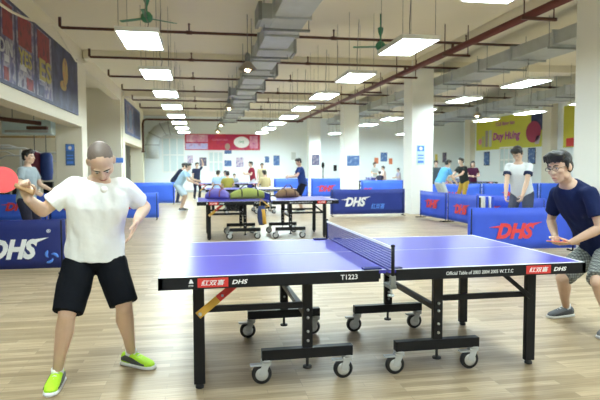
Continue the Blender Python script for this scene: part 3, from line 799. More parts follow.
def machine(x, y, lab, w=1.3, h=1.9, m=M['white']):
    t = thing('exercise_machine', lab, 'exercise machine', (x, y, 0), 0, 'exercise machines in the side hall')
    f = MB()
    for s_ in (-w/2, w/2):
        f.bar((x+s_, y, .05), (x+s_, y, h), .07, .07, bev=.01); f.bar((x+s_, y-.5, .04), (x+s_, y+.6, .04), .08, .08, bev=.01)
    f.tube([(x-w/2, y, h), (x-w/4, y-.2, h+.12), (x+w/4, y-.2, h+.12), (x+w/2, y, h)], .035, n=8)
    part('frame', f, m, t)
    part('weight_stack', MB().box((x-.15, y+.05, .1), (x+.15, y+.25, .95), bev=.01), M['black'], t)
    part('bench_pad', MB().box((x-.16, y-.75, .42), (x+.16, y-.1, .5), bev=.02), M['blackp'], t)
    part('handle_bar', MB().tube([(x-.5, y-.15, h-.25), (x-.2, y-.2, h-.1), (x+.2, y-.2, h-.1), (x+.5, y-.15, h-.25)], .02, n=8), M['silver'], t)
machine(at(16, 170, 18.5).x, 18.5, 'white framed exercise machine behind the head of the man in grey')
machine(at(47, 170, 20.).x, 20., 'grey framed exercise machine beside the left pillar', 1.5, 1.8, M['greyp'])
machine(at(3, 170, 21.3).x, 21.3, 'pale exercise machine at the far left edge', 1.2, 2.1)
for q, (px, py, c, lab) in enumerate(((35, 164, (.22, .03, .06), 'dark maroon punching bag in the side hall'), (46.5, 165, (.02, .06, .28), 'blue punching bag in the side hall'))):
    c0 = at(px, py, 17.); t = thing('punching_bag', lab, 'punching bag', (c0.x, 17, c0.z-.3), 0, 'punching bags in the side hall')
    part('bag', MB().lathe([(.06, -.45), (.15, -.42), (.17, -.2), (.17, .25), (.13, .33), (.05, .36)], c0), mat('bag_leather', c, .5), t)
    part('chain', MB().cyl(c0+V((0, 0, .35)), V((c0.x, 17, CH)), .012, n=6), M['wire'], t)
t = thing('floor_stand', 'thin dark floor stand before the far wall left of the second white pillar', 'stand', (at(323, 170, 30.2).x, 30.2, 0))
x = at(323, 170, 30.2).x
part('pole', MB().cyl((x, 30.2, .03), (x, 30.2, 1.4), .03, n=8), M['black'], t); part('base', MB().lathe([(.2, 0), (.2, .03), (.04, .05)], (x, 30.2, 0)), M['black'], t)
part('head', MB().ell((x, 30.2, 1.55), (.09, .06, .18)), M['black'], t)
solo('wall_phone', MB().box((at(333.5, 170, 33).x, 32.9, at(335, 171, 33).z), (at(336.5, 170, 33).x, 33, at(335, 165, 33).z), bev=.02), M['black'], 'small black wall box right of the dark floor stand', 'wall box')

# ------------------------------------------------------------------ bags on the middle table
def bag(x, y, L, w, h, col, trim, lab, rz=0., z=.762):
    t = thing('sports_bag', lab, 'bag', (x, y, z), rz, 'sports bags on the middle table')
    mb = MB(); rings = []
    for i in range(9):
        u = i/8; k = math.sin(PI*(.08+.84*u))**.5
        rings.append(((L*(u-.5), 0, h*.5*k+.002), (0, 1, 0), (0, 0, 1), w/2*k, h/2*k))
    mb.loft(rings, 16, 2.6); o = part('body', mb, mat('bag_fabric', col, .7, bump=.3), t, world=False)
    tm = mat('bag_trim', trim, .6)
    for u in (-.22, .22): part('strap', MB().tube([(L*u, -w*.5, h*.25), (L*u, -w*.46, h*.75), (L*u, 0, h*1.0), (L*u, w*.46, h*.75), (L*u, w*.5, h*.25)], .012, n=6), tm, t, world=False)
    part('handle', MB().tube([(-L*.22, -w*.1, h), (-L*.1, -w*.14, h*1.35), (L*.1, -w*.14, h*1.35), (L*.22, -w*.1, h)], .012, n=6), mat('bag_handle', trim, .6), t, world=False)
    return t
bag(.95, 11.35, .75, .34, .22, (.42, .48, .10), (.02, .02, .02), 'yellow green sports bag with black straps on the middle table', .15)
bag(.33, 11.35, .5, .3, .22, (.20, .17, .55), (.35, .12, .06), 'violet sports bag with red brown straps at the left of the middle table', -.5)
bag(1.80, 11.6, .5, .3, .2, (.26, .15, .07), (.1, .05, .03), 'brown sports bag right of the net on the middle table', .4)
px = at(262, 215, 10.3)
t = thing('drawstring_bag', 'navy and yellow bag hanging from the net post of the middle table', 'bag', (px.x, 10.33, px.z-.2))
part('body', MB().loft([((px.x, 10.33, px.z-.19+.36*u), (1, 0, 0), (0, 1, 0), .085*math.sin(PI*(.12+.72*u))**.5, .05*math.sin(PI*(.12+.72*u))**.5) for u in (0, .15, .4, .7, 1)], 14), cm('navy_bag_cloth', (.03, .05, .16)), t)
part('side_panel', MB().loft([((px.x+.05-.03*u, 10.29, px.z-.17+.28*u), (1, 0, 0), (0, 1, 0), .035, .02) for u in (0, .5, 1)], 10), M['yellow'], t)
part('strap', MB().tube([(px.x-.04, 10.33, px.z+.15), (px.x-.02, 10.36, px.z+.3), (1.27, 10.4, .66), (px.x+.04, 10.33, px.z+.15)], .01, n=6), M['yellow'], t)
def small(name, lab, cat, mb, m): return solo(name, mb, m, lab, cat)
# ------------------------------------------------------------------ people
def ik(a, c, l1, l2, pole):
    a, c = V(a), V(c); d = c-a; L = d.length
    mx = (l1+l2)*.998
    if L > mx: c = a+d*(mx/L); d = c-a; L = mx
    x = (l1*l1-l2*l2+L*L)/(2*L); h = math.sqrt(max(0, l1*l1-x*x)); d.normalize()
    p = V(pole); p = p-d*p.dot(d)
    p = p.normalized() if p.length > 1e-4 else V((0, 0, 1)).cross(d).normalized()
    return a+d*x+p*h, c
def pose(X, Y, face, h=1.7, lean=0, crouch=0, hands=(None, None), seat=None, stance=.13, hp=0., hy=0., step=0.):
    """joints of a figure standing or sitting at X,Y, facing `face` degrees (0 = +X, 90 = away from the camera)"""
    s = h/1.72; a = math.radians(face); F = V((math.cos(a), math.sin(a), 0)); S = V((-F.y, F.x, 0)); Z = V((0, 0, 1))
    l = math.radians(lean); B = V((X, Y, 0)); T = F*math.sin(l)+Z*math.cos(l)
    J = dict(F=F, S=S, s=s)
    if seat: pel = B+Z*(seat+.09)
    else: pel = B+Z*((.93-crouch)*s) - F*(.16*math.sin(l)+crouch*.35)*s
    J['pel'] = pel; J['che'] = pel+T*.32*s; J['neck'] = pel+T*.545*s; 
    hd = (T+Z*.8).normalized(); J['head'] = J['neck']+hd*.165*s+F*.02*s
    hpr = math.radians(hp); yw = math.radians(hy)
    HF = (F*math.cos(yw)+S*math.sin(yw)); J['hf'] = (HF*math.cos(hpr)-Z*math.sin(hpr)); J['hu'] = (Z*math.cos(hpr)+HF*math.sin(hpr))
    for k, q in (('l', 1), ('r', -1)):
        sh = J['neck']-T*.06*s+S*(.175*s*q); J[k+'s'] = sh
        hand = hands[0 if q > 0 else 1]
        tgt = sh + (F*.06+S*(.08*q)-Z*.53)*s if hand is None else sh+(F*hand[0]+S*hand[1]+Z*hand[2])*s
        J[k+'e'], J[k+'w'] = ik(sh, tgt, .29*s, .25*s, -F*.5+S*(.6*q)-Z*.6)
        J[k+'d'] = (J[k+'w']-J[k+'e']).normalized()
        hip = pel+S*(.095*s*q)-Z*.02*s; J[k+'h'] = hip
        if seat: J[k+'k'] = hip+F*.42*s+S*.04*q-Z*.03; J[k+'a'] = V((*(hip+F*.40*s+S*.05*q).xy, .09*s))
        else:
            an = V((*(B+S*(stance*s*q)+F*(step*q*s)).xy, .09*s)); J[k+'k'], J[k+'a'] = ik(hip, an, .43*s, .42*s, F+S*.25*q)
        J[k+'t'] = (F+S*.25*q).normalized()
    return J

def head_matrix(J):
    f = J['hf'].normalized(); u = J['hu']; u = (u-f*u.dot(f)).normalized(); r = f.cross(u)
    R = Matrix((r, f, u)).transposed().to_4x4(); R.translation = J['head']
    return R @ Matrix.Scale(J['s']*J.get('hs', 1.), 4)
def hand(mb, w, d, n, q, s, curl=.5, rf=.0088, spread=.9):
    """palm, four fingers of unequal length with two bends, and a thumb; n = the way the palm faces, q = thumb side"""
    d = d.normalized(); n = (n-d*n.dot(d)).normalized(); x = d.cross(n)*q
    R = Matrix((x, d, n)).transposed()
    mb.ell(w+d*.048*s, (.040*s, .056*s, .016*s), R, 14, 8)
    mb.tube([w-d*.02*s, w+d*.02*s], [.026*s, .027*s], 12, flat=.8)
    for i, (o, L) in enumerate(((.030, .070), (.010, .078), (-.010, .073), (-.029, .057))):
        b = w+d*.088*s+x*o*s*spread; dd = (d+x*o*4*spread*.6).normalized(); p = [w+d*.05*s+x*o*.8*s, b]; c = curl*(1+.12*i)
        for j, fr in enumerate((.45, .32, .25)):
            c_ = c*(j+.6); v = dd*math.cos(c_)+n*math.sin(c_); b = b+v*L*fr*s; p.append(b)
        mb.tube(p, [rf*1.15*s, rf*1.1*s, rf*s, rf*.95*s, rf*.85*s], 8, round_=True)
    b = w+d*.022*s+x*.022*s
    mb.tube([b, b+(d*.5+x*.75+n*.2).normalized()*.038*s, b+(d*.5+x*.75+n*.2).normalized()*.038*s+(d*.9+x*.25+n*(.2+curl*.4)).normalized()*.034*s, b+(d*.5+x*.75+n*.2).normalized()*.038*s+(d*.9+x*.1+n*(.2+curl*.6)).normalized()*.058*s], [.0135*s, .0115*s, .0095*s, .0085*s], 8, round_=True)

def spine(J, t):
    a, b, c = J['pel'], J['che'], J['neck']; k = .585
    if t <= k: p = a+(b-a)*(t/k)
    else: p = b+(c-b)*((t-k)/(1-k))
    tan = ((b-a).normalized()*(1-max(0, min(1, t))) + (c-b).normalized()*max(0, min(1, t))).normalized()
    sd = ((J['lh']-J['rh']).normalized()*(1-max(0, min(1, t)))+(J['ls']-J['rs']).normalized()*max(0, min(1, t))).normalized()
    sd = (sd-tan*sd.dot(tan)).normalized(); fw = tan.cross(sd)*-1 if False else sd.cross(tan)
    return p, sd, fw
TORSO = ((-.2, .12, .09), (-.08, .155, .108), (.06, .163, .112), (.28, .146, .1), (.5, .158, .112), (.72, .176, .115), (.88, .165, .095), (.97, .095, .07), (1.04, .058, .056))
def rings(J, spec, add=(0, 0)):
    out = []
    for t, w, d in spec:
        p, sd, fw = spine(J, t); out.append((p, sd, fw, w*J['s']*J.get('wd', 1)+add[0], d*J['s']*J.get('wd', 1)+add[1]))
    return out
def person(label, J, shirt, pants, skin_m, hair_m, shoe_m, sleeve=.62, leg='long', voxel=.011, hair='short', main=False, finger=None, curl=.5, sole=None, group=None, accent=None, palm=None, glasses=False, long_sleeve=False, cuff=None):
    s = J['s']
    base = (J['la']+J['ra'])/2; t = thing('person', label, 'person', (base.x, base.y, 0), 0, group)
    b = MB()
    b.loft(rings(J, TORSO), 20, 2.3)
    HM = head_matrix(J); R3 = HM.to_3x3()
    neck_top = HM @ V((0, -.015, -.06))
    b.tube([J['neck']-(neck_top-J['neck'])*.3, J['neck'], neck_top], [.062*s, .054*s, .054*s], 14, round_=True)
    for k in 'lr':
        q = 1 if k == 'l' else -1
        sh, el, wr = J[k+'s'], J[k+'e'], J[k+'w']
        p0 = spine(J, .86)[0]
        b.tube([p0+(sh-p0)*.4, sh], [.064*s, .047*s], 12, round_=True)
        b.tube([sh, sh+(el-sh)*.4, el], [.047*s, .046*s, .038*s], 12, round_=True)
        b.tube([el, el+(wr-el)*.28, wr], [.039*s, .041*s, .027*s], 12, round_=True)
        n = palm.get(k) if palm and k in palm else (V((0, 0, -1))*.3 - J['S']*q*.8 + J['F']*.1)
        hand(b, wr, J[k+'d'], V(n), -q if not (palm and 'flip' in palm) else q, s, curl if not isinstance(curl, dict) else curl[k], finger or .0105)
        hp, kn, an = J[k+'h'], J[k+'k'], J[k+'a']
        b.tube([hp, hp+(kn-hp)*.35, kn], [.088*s, .080*s, .054*s], 14, round_=True)
        cb = kn+(an-kn)*.3 - J[k+'t']*.012*s
        b.tube([kn, cb, kn+(an-kn)*.65, an], [.051*s, .058*s, .041*s, .031*s], 14, round_=True)
        b.tube([an, V((an.x, an.y, .045))+J[k+'t']*.03], [.036*s, .034*s], 10, round_=True)
        b.tube([V((an.x, an.y, .04))+J[k+'t']*.02, V((an.x, an.y, .035))+J[k+'t']*.13*s], [.03*s, .024*s], 10, round_=True)
    hd = MB()
    hd.ell((0, -.014, .032), (.075, .094, .083)); hd.ell((0, .022, -.028), (.061, .07, .085)); hd.ell((0, .032, -.078), (.047, .046, .038))
    hd.ell((0, .062, -.097), (.021, .018, .017)); hd.tube([(0, .083, .016), (0, .098, -.012), (0, .104, -.027)], [.008, .011, .014], 10, round_=True)
    for q in (-1, 1):
        hd.ell((q*.029, .078, .024), (.024, .013, .008)); hd.ell((q*.042, .058, -.022), (.022, .022, .02)); hd.ell((q*.013, .094, -.028), (.009, .009, .007))
        hd.ell((q*.077, -.008, -.008), (.010, .021, .032), Matrix.Rotation(q*.3, 3, 'Z')); hd.ell((q*.05, .0, -.07), (.018, .04, .03))
    hd.ell((0, .086, -.062), (.023, .010, .006)); hd.ell((0, .084, -.072), (.019, .010, .006))
    me = hd.mesh('h'); me.transform(HM); b.bm.from_mesh(me); bpy.data.meshes.remove(me)
    body = link('body', skin(b, voxel, 3, .4), skin_m, t)
    # face
    RN0 = Matrix((R3.col[0].normalized(), R3.col[1].normalized(), R3.col[2].normalized())).transposed()
    for q in (-1, 1):
        ey = part('eye', MB().ell(HM @ V((q*.029, .080, .006)), (.013*s, .008*s, .0055*s), RN0, 12, 8), M_EYE, t)
        part('iris', MB().ell(HM @ V((q*.029, .0865, .004)), (.0058*s, .004*s, .0056*s), RN0, 10, 6), M_DARK, ey)
        part('eyebrow', MB().tube([HM @ V((q*.012, .092, .024)), HM @ V((q*.03, .0915, .031)), HM @ V((q*.049, .078, .026))], [.0035*s, .0045*s, .002*s], 6, round_=True), M_DARK, t)
    RN = Matrix((R3.col[0].normalized(), R3.col[1].normalized(), R3.col[2].normalized())).transposed()
    part('mouth', MB().tube([HM @ V((-.022, .086, -.067)), HM @ V((-.008, .0955, -.065)), HM @ V((.008, .0955, -.065)), HM @ V((.022, .086, -.067))], [.002*s, .0045*s, .0045*s, .002*s], 6, round_=True), M_LIP, t)
    # hair
    hb = MB()
    if hair == 'shaved':
        hb.ell((0, -.020, .040), (.0755, .0925, .079)); 
    else:
        hb.ell((0, -.024, .048), (.083, .096, .080)); hb.ell((0, -.045, .0), (.079, .066, .075))
        if hair in ('short', 'fringe'):
            hb.ell((0, .036, .092), (.074, .050, .042))
            for i in range(9):
                u = -1+i/4; hb.tube([(u*.058, .03, .115-.02*abs(u)), (u*.068, .078-.02*abs(u), .09), (u*.07+.006*(i % 3-1), .090-.03*abs(u), .058+(.008 if hair == 'short' else -.008)*(i % 2))], [.026, .019, .008], 8, round_=True)
            for q in (-1, 1): hb.tube([(q*.075, .0, .05), (q*.078, .018, .005), (q*.077, .02, -.02)], [.018, .012, .004], 8, round_=True)
        if hair == 'long':
            for i in range(7):
                u = -1+i/3; hb.tube([(u*.07, -.04, .03), (u*.08, -.07+.03*abs(u), -.06), (u*.07, -.07+.02*abs(u), -.16)], [.035, .03, .012], 8, round_=True)
            hb.tube([(-.05, .07, .07), (0, .085, .085), (.05, .07, .07)], [.018, .02, .018], 8, round_=True)
    hm = hb.mesh('hh'); hm.transform(HM); h2 = MB(); h2.bm.from_mesh(hm); bpy.data.meshes.remove(hm)
    link('hair', skin(h2, min(voxel, .007), 4, .5), hair_m, t)
    if glasses:
        g = MB()
        for q in (-1, 1):
            c = V((q*.031, .101, .004))
            g.tube([HM @ (c+V((.022*math.cos(a*PI/7), 0, .015*math.sin(a*PI/7)))) for a in range(15)], .0016, 6, cap=False)
            g.tube([HM @ (c+V((q*.022, 0, .004))), HM @ V((q*.068, .07, .01)), HM @ V((q*.079, -.005, .006))], .0016, 6)
        g.tube([HM @ V((-.01, .104, .007)), HM @ V((.01, .104, .007))], .0022, 6)
        part('glasses', g, M['black'], t)
    # shirt
    ad = .014*s
    sb = MB()
    SP = ((-.10, .172, .125), (.06, .170, .122), (.28, .160, .115), (.5, .165, .119), (.72, .181, .12), (.88, .168, .1), (.955, .112, .084), (1.0, .070, .064))
    sb.loft(rings(J, SP, (ad, ad)), 24, 2.3)
    for k in 'lr':
        sh, el, wr = J[k+'s'], J[k+'e'], J[k+'w']; p0 = spine(J, .84)[0]
        sb.tube([p0+(sh-p0)*.35, sh], [.078*s, .062*s], 14, round_=True)
        ex = 1 if long_sleeve else sleeve
        sb.tube([sh, sh+(el-sh)*.4, sh+(el-sh)*ex], [.062*s, .065*s, (.05 if long_sleeve else .068)*s], 14)
        if long_sleeve: sb.tube([el, el+(wr-el)*.9], [.052*s, .042*s], 12, round_=True)
    if cuff:
        for k in 'lr':
            sh, el = J[k+'s'], J[k+'e']
            part('sleeve_cuff', MB().tube([sh+(el-sh)*(sleeve-.12), sh+(el-sh)*(sleeve+.06)], [.071*s, .073*s], 14), cuff, t)
    o = link('shirt', folds(skin(sb, max(voxel*.9, .008), 3, .5), .013 if main else .007), shirt, t)
    # trousers or shorts
    pb = MB()
    PP = ((-.22, .12, .10), (-.10, .158, .115), (.04, .160, .115), (.17, .150, .108))
    pb.loft(rings(J, PP, (.012*s, .012*s)), 20, 2.3)
    for k in 'lr':
        hp, kn, an = J[k+'h'], J[k+'k'], J[k+'a']
        if leg == 'short':
            en = J.get('hem', .93); e_ = hp+(kn-hp)*en
            pb.tube([hp, hp+(kn-hp)*.4, e_], [.105*s, .104*s, .092*s], 16)
        else:
            pb.tube([hp, hp+(kn-hp)*.4, kn], [.102*s, .094*s, .068*s], 14, round_=True); pb.tube([kn, kn+(an-kn)*.5, an+V((0, 0, -.01))], [.068*s, .062*s, .055*s], 14)
    link('shorts' if leg == 'short' else 'trousers', folds(skin(pb, max(voxel*.9, .008), 3, .5), .010 if main else .006), pants, t)
    # shoes
    for k in 'lr':
        an, tt = J[k+'a'], V(J[k+'t']).normalized(); tt = V((tt.x, tt.y, 0)).normalized(); sd = V((-tt.y, tt.x, 0)); g0 = V((an.x, an.y, 0))
        lift = J.get(k+'lift', 0)
        def rr(u, w, h, z0): return (g0+tt*u*s+V((0, 0, z0+h/2))*1, sd, V((0, 0, 1)), w*s, h/2)
        ub = MB(); ub.loft([rr(-.075, .018, .04, .02), rr(-.065, .032, .075, .015), rr(-.02, .038, .095, .012), rr(.03, .040, .088, .012), rr(.08, .045, .068, .012), rr(.13, .047, .052, .012), rr(.17, .040, .042, .012), rr(.195, .02, .028, .014)], 16, 2.5)
        sh_ = link('shoe', skin(ub, .008, 2, .4), shoe_m, t)
        so = MB(); so.loft([(g0+tt*u*s+V((0, 0, z)), tt*0+sd, tt, w*s, .001) for u, w, z in ()] or [rr(-.085, .02, .024, .0), rr(-.07, .037, .028, .0), rr(0, .041, .026, 0), rr(.08, .048, .026, 0), rr(.135, .050, .026, 0), rr(.18, .042, .026, .0), rr(.207, .018, .024, .002)], 14, 4.)
        part('sole', so, sole or M['whitep'], sh_)
        if accent:
            ab = MB()
            for q in (-1, 1):
                ab.loft([(g0+tt*u*s+sd*q*w*s+V((0, 0, z)), V((0, 0, 1)), sd, hh*s, .006) for u, w, z, hh in ((-.06, .031, .05, .012), (-.02, .039, .06, .022), (.04, .041, .05, .022), (.10, .044, .04, .012), (.15, .042, .033, .006))], 10)
            part('side_patch', ab, accent, sh_)
            lb = MB()
            for i in range(4): 
                u = .045+.025*i; zt = .096-.013*i
                lb.tube([g0+tt*u*s+sd*-.022*s+V((0, 0, zt-.008)), g0+tt*u*s+V((0, 0, zt+.002)), g0+tt*u*s+sd*.022*s+V((0, 0, zt-.008))], .004, 6)
            part('laces', lb, M['whitep'], sh_)
        if main:
            part('sock', MB().tube([an+V((0, 0, -.03)), an+V((0, 0, .035 if not J.get('sock') else J['sock']))], [.040*s, .038*s], 14), M['whitep'] if not J.get('sockm') else J['sockm'], t)
    return t
M_EYE = mat('eye_white', (.75, .74, .72), .2); M_DARK = mat('dark_brown_hair', (.012, .010, .009), .6); M_LIP = mat('lip_skin', (.38, .13, .11), .5)
def skin_mat(name, c):
    m = mat(name, c, .5, var=.07, scale=14); b = m.node_tree.nodes['Principled BSDF']
    b.inputs['Subsurface Weight'].default_value = .12; b.inputs['Subsurface Radius'].default_value = (.01, .004, .002); return m
SK1 = skin_mat('tan_skin', (.68, .48, .36)); SK2 = skin_mat('light_skin', (.62, .42, .31)); SK3 = skin_mat('brown_skin', (.42, .25, .17))
def cloth(name, c, bump=.35, bs=9.): return mat(name, c, .85, var=.06, scale=7, bump=bump, bscale=bs, spec=.12)
HB = mat('black_hair', (.010, .009, .010), .45, bump=.4, bscale=90)
HS = mat('shaved_scalp', (.15, .115, .095), .55, var=.12, scale=60)

def paddle(lab, c, hd, n, grip=.1):
    """hd = from blade centre to the handle, n = the way the red face looks"""
    c = V(c); y = V(hd).normalized(); n = V(n); n = (n-y*n.dot(y)).normalized(); x = y.cross(n)
    R = Matrix((x, y, n)).transposed().to_4x4(); R.translation = c
    t = thing('table_tennis_paddle', lab, 'paddle', c)
    def outl(k): return [R @ V((.076*k*math.cos(a*PI/18), .080*k*math.sin(a*PI/18), 0)) for a in range(36)]
    def off(z): return R.to_3x3() @ V((0, 0, z))
    part('blade', MB().poly([p+off(.003) for p in outl(1.)], n, .006), cm('blade_wood', (.6, .42, .22)), t)
    part('rubber', MB().poly([p+off(.0055) for p in outl(.985)], n, .0025), mat('red_rubber', (.72, .05, .055), .45), t)
    part('rubber', MB().poly([p+off(-.003) for p in outl(.985)], n, .0025), M['blackp'], t)
    h = MB(); h.loft([(R @ V((0, yy_, 0)), R.to_3x3() @ V((1, 0, 0)), R.to_3x3() @ V((0, 0, 1)), w, .0115) for yy_, w in ((.066, .012), (.085, .014), (.13, .0135), (.17, .017), (.178, .015))], 14, 2.6)
    part('handle', h, cm('handle_wood', (.45, .27, .13)), t)
    return t

# --- the man in white, serving
J = dict(s=1.0, F=V((.25, -.97, 0)), S=V((.97, .25, 0)))
J.update(pel=at(95, 249, 3.74), che=at(97, 212, 3.68), neck=at(99, 180, 3.62), head=at(101, 161.5, 3.54),
         rs=at(74, 186, 3.62), re=at(43, 211, 3.60), rw=at(28, 199, 3.42), ls=at(123, 187, 3.66), le=at(145, 207, 3.82), lw=at(137, 220, 3.60),
         rh=at(80, 262, 3.72), rk=at(67, 314, 3.56), ra=at(57.5, 372, 3.70), lh=at(110, 261, 3.75), lk=at(124, 305, 3.66), la=at(131, 355, 3.98))
J['hf'] = V((.16, -.55, -.82)).normalized(); J['hu'] = V((.05, -.82, .57)); J['hs'] = 1.0
J['rd'] = V((-.12, -.12, 1)).normalized(); J['ld'] = (at(131, 236, 3.54)-J['lw']).normalized()
J['rt'] = V((-.02, -1, 0)); J['lt'] = V((.82, -.57, 0))
J['ra'].z = .09; J['la'].z = .095; J['hem'] = .98; J['wd'] = 1.0; J['sock'] = .02
neon = mat('neon_yellow_mesh', (.50, .86, .03), .6, bump=.2, bscale=120)
person('man in a white t-shirt and black shorts serving at the left of the table', J, cloth('white_cotton', (.90, .93, .93), .9, 6), cloth('black_shorts_cloth', (.005, .006, .009), .6, 8), SK1, HS, neon,
       sleeve=.72, leg='short', voxel=.006, hair='shaved', main=True, finger=.0088, curl={'l': .12, 'r': 1.25}, accent=mat('charcoal_overlay', (.06, .07, .07), .5),
       palm={'r': V((-.1, -1, 0)), 'l': V((-.75, -.35, -.1))})
axis = V((-.86, -.12, .42)).normalized()
pc = J['rw'] + J['rd']*.066 + V((-.01, -.034, 0)) + axis*.108
paddle('red table tennis paddle in the raised hand of the man in white', pc, -axis, V((.12, -.92, .33)))
solo('table_tennis_ball', MB().ell((0, 0, 0), (.02, .02, .02), None, 24, 14), mat('white_ball', (.9, .9, .87), .4), 'white ball in the air before the chest of the man in white', 'ball', None).location = at(104, 189.5, 3.33)

# --- the man in navy at the right end
J = dict(s=1.0, F=V((-.9, -.43, 0)), S=V((.43, -.9, 0)))
J.update(pel=at(600, 245, 4.28), che=at(583, 212, 4.22), neck=at(568, 184, 4.16), head=at(559.5, 167, 4.12),
         rs=at(557, 194, 4.36), re=at(551, 221, 4.50), rw=at(555.5, 237, 4.27), ls=at(590, 194, 3.98), le=at(601, 228, 3.90), lw=at(572, 242, 4.02),
         rh=at(590, 252, 4.38), rk=at(562, 278, 4.33), ra=at(566, 310, 4.56), lh=at(608, 253, 4.18), lk=at(597, 282, 3.93), la=at(612, 332, 3.98))
J['hf'] = V((-.90, -.38, -.22)).normalized(); J['hu'] = V((-.2, 0, 1)); J['hs'] = 1.08
J['rd'] = (at(556, 250, 4.14)-J['rw']).normalized(); J['ld'] = (at(557, 244, 4.10)-J['lw']).normalized()
J['rt'] = V((-1, -.12, 0)); J['lt'] = V((-.9, -.4, 0)); J['ra'].z = .09; J['la'].z = .09; J['hem'] = .95; J['sock'] = .03; J['wd'] = 1.0
person('man with glasses, navy t-shirt and plaid shorts crouching at the right table end', J, cloth('navy_cotton', (.012, .020, .075), .5, 8), plaid_mat(), SK2, HB, mat('grey_mesh_shoe', (.12, .13, .15), .7),
       sleeve=.66, leg='short', voxel=.006, hair='fringe', main=True, finger=.0088, curl={'l': .7, 'r': .6}, glasses=True, accent=mat('dark_grey_overlay', (.05, .055, .065), .6), palm={'r': V((-.3, -.9, .1)), 'l': V((-.2, .6, .5))})
pc = at(557, 242, 4.04)
paddle('red paddle held low in the hands of the man with glasses', pc, at(570, 243, 4.02)-pc, V((.05, .06, 1)))

# --- people further back
def bg(lab, J, shirt, pants, skin_=SK1, hair='short', hm=HB, leg='long', sl=.6, shoes=None, ls=False, glasses=False, vox=.012, cuff=None):
    g = 'players and onlookers in the hall'
    return person(lab, J, cloth('shirt_cloth', shirt, .3, 8), cloth('trouser_cloth', pants, .3, 8), skin_, hm, shoes or mat('dark_shoe', (.05, .05, .06), .5), sleeve=sl, leg=leg, voxel=vox, hair=hair, curl=.7, group=g, long_sleeve=ls, glasses=glasses, cuff=cuff)
x = at(26, 168, 9.7).x
bg('man in a grey t-shirt standing behind the navy barrier at far left', pose(x, 9.7, -15, 1.66, 4, hands=((.28, .05, -.34), (.25, -.06, -.36))), (.36, .43, .48), (.03, .03, .05), SK1, vox=.009)
x = at(185, 190, 18.6).x
bg('player in light blue leaning forward at the left of the tables', pose(x-.12, 18.6, -8, 1.68, 32, .06, hands=((.4, .02, -.28), (.35, 0, -.34)), hp=15), (.42, .62, .78), (.55, .68, .78), SK1, leg='short')
x = at(178, 165, 22.6).x
bg('player in black leaning with one arm down behind the player in light blue', pose(x-.05, 22.6, 0, 1.72, 38, .02, hands=((-.12, .1, -.5), (-.15, -.1, -.5))), (.02, .025, .05), (.04, .05, .09))
x = at(196.5, 172, 25.6).x
bg('person in dark clothes with one arm raised in front of the violet poster', pose(x, 25.6, -60, 1.62, 4, hands=((.15, .05, .42), None)), (.03, .035, .07), (.03, .03, .06))
for (px_, Y_, lab, sc_, f_, hgt_, hr_) in (
    (217.5, 22.2, 'seated person in a light blue shirt left of the olive shirt', (.35, .5, .75), 70, 1.6, 'short'),
    (225, 25.6, 'seated person in pale teal beyond the far table', (.4, .6, .65), -80, 1.55, 'short'),
    (228, 20.9, 'seated person in an olive yellow shirt seen from behind', (.36, .33, .08), 100, 1.55, 'short'),
    (234.5, 25.8, 'small seated figure in grey right of the olive shirt', (.25, .3, .35), -95, 1.25, 'short'),
    (265.5, 20.8, 'seated person with black hair and a tan shirt seen from behind', (.55, .47, .27), 110, 1.62, 'short')):
    x = at(px_, 180, Y_).x
    bg(lab, pose(x, Y_, f_, hgt_, 6, hands=((.3, 0, -.3), (.3, 0, -.3)), seat=.45), sc_, (.08, .09, .13), hair=hr_)
    t = thing('stool', 'stool under the ' + lab.replace('seated ', '', 1), 'stool', (x, Y_, 0), 0, 'stools under seated people')
    part('seat', MB().box((x-.17, Y_-.17, .36), (x+.17, Y_+.17, .40), bev=.015), M['greyp'], t)
    for sx in (-1, 1):
        for sy in (-1, 1): part('leg', MB().cyl((x+sx*.16, Y_+sy*.16, 0), (x+sx*.13, Y_+sy*.13, .36), .016, n=8), M['greyp'], t)
x = at(252.5, 172, 25.).x
bg('person in a dark red shirt standing beyond the far table', pose(x, 25., 190, 1.66, 8, hands=((.3, -.05, -.25), (.32, .05, -.2))), (.24, .02, .04), (.5, .52, .55))
x = at(262, 170, 27.).x
bg('child in a tan shirt standing behind the black haired person', pose(x, 27., -90, 1.6, 0), (.55, .48, .30), (.3, .3, .3), SK2)
x = at(300, 180, 17.6).x
bg('man in a navy shirt and black shorts playing at the right of the middle tables', pose(x+.05, 17.6, 180, 1.70, 10, .02, hands=((.38, -.02, -.28), (.36, .04, -.25)), hp=22), (.03, .06, .22), (.015, .015, .025), SK1, leg='short', vox=.009)
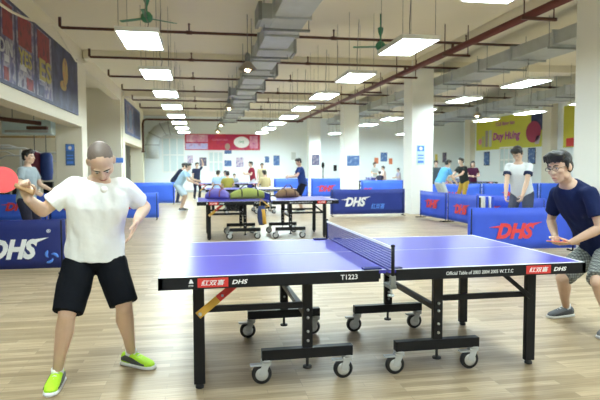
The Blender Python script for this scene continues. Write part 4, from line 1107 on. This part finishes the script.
for (px_, py_, Y_, lab, sc_, f_, h_) in (
    (374, 163.5, 29.6, 'person with black hair in white below the left orange notice', (.7, .75, .75), -70, 1.66),
    (384, 169.5, 26.2, 'person seated in pale pink between the orange notices', (.65, .5, .45), 170, 1.45),
    (380, 174, 25.6, 'child in black near the top of the far blue barrier', (.05, .05, .08), 80, 1.2),
    (399, 171.5, 27.5, 'person in pale violet beside the large white pillar', (.55, .5, .6), 180, 1.35)):
    x = at(px_, 180, Y_).x
    bg(lab, pose(x, Y_, f_, h_, 5, hands=((.3, 0, -.3), (.3, 0, -.3))), sc_, (.1, .1, .15))
x = at(436, 170, 21.).x
bg('person in dark clothes half hidden by the large white pillar', pose(x, 21., -120, 1.64, 0), (.06, .08, .09), (.05, .05, .07))
x = at(446, 180, 17.2).x
bg('player in a light blue shirt bending over beside the right pillar', pose(x-.15, 17.2, 15, 1.72, 30, .03, hands=((.3, 0, -.4), (.3, 0, -.42)), hp=20), (.12, .38, .75), (.5, .55, .6), SK1)
x = at(461, 175, 17.9).x
bg('player in black reaching down before the cream pillar', pose(x+.1, 17.9, 195, 1.70, 14, .0, hands=((.42, .0, -.3), (.4, .0, -.32))), (.025, .03, .03), (.40, .27, .05), SK1)
x = at(472.5, 178, 20.6).x
bg('woman in dark maroon seated beyond the far right table', pose(x, 20.6, -100, 1.62, 2, hands=((.25, -.05, -.3), (.25, .05, -.3))), (.08, .02, .05), (.05, .05, .08), SK2, hair='long')
x = at(466, 182, 21.6).x
bg('small child in blue left of the woman in maroon', pose(x, 21.6, -90, 1.25, 0), (.2, .35, .55), (.2, .2, .3), SK2)
x = at(517, 178, 8.85).x
bg('man in a white t-shirt with dark sleeve ends looking down behind the long blue barrier', pose(x+.08, 8.85, 220, 1.76, 24, 0., hands=((.26, -.02, -.48), (.24, .05, -.48)), hp=40), (.78, .84, .88), (.08, .09, .13), SK1, vox=.009, sl=.5, cuff=cloth('navy_cuff', (.03, .04, .09)))
SC.world = bpy.data.worlds.new('world'); SC.world.use_nodes = True
SC.world.node_tree.nodes['Background'].inputs[0].default_value = (.6, .7, .8, 1); SC.world.node_tree.nodes['Background'].inputs[1].default_value = .3

# ------------------------------------------------------------------ view
vs = SC.view_settings; vs.view_transform = 'Standard'; vs.look = 'None'; vs.exposure = 0.; vs.gamma = 1; vs.use_curve_mapping = False
SC.cycles.max_bounces = 8; SC.cycles.diffuse_bounces = 5; SC.cycles.use_denoising = True
SC.cycles.sample_clamp_indirect = 8
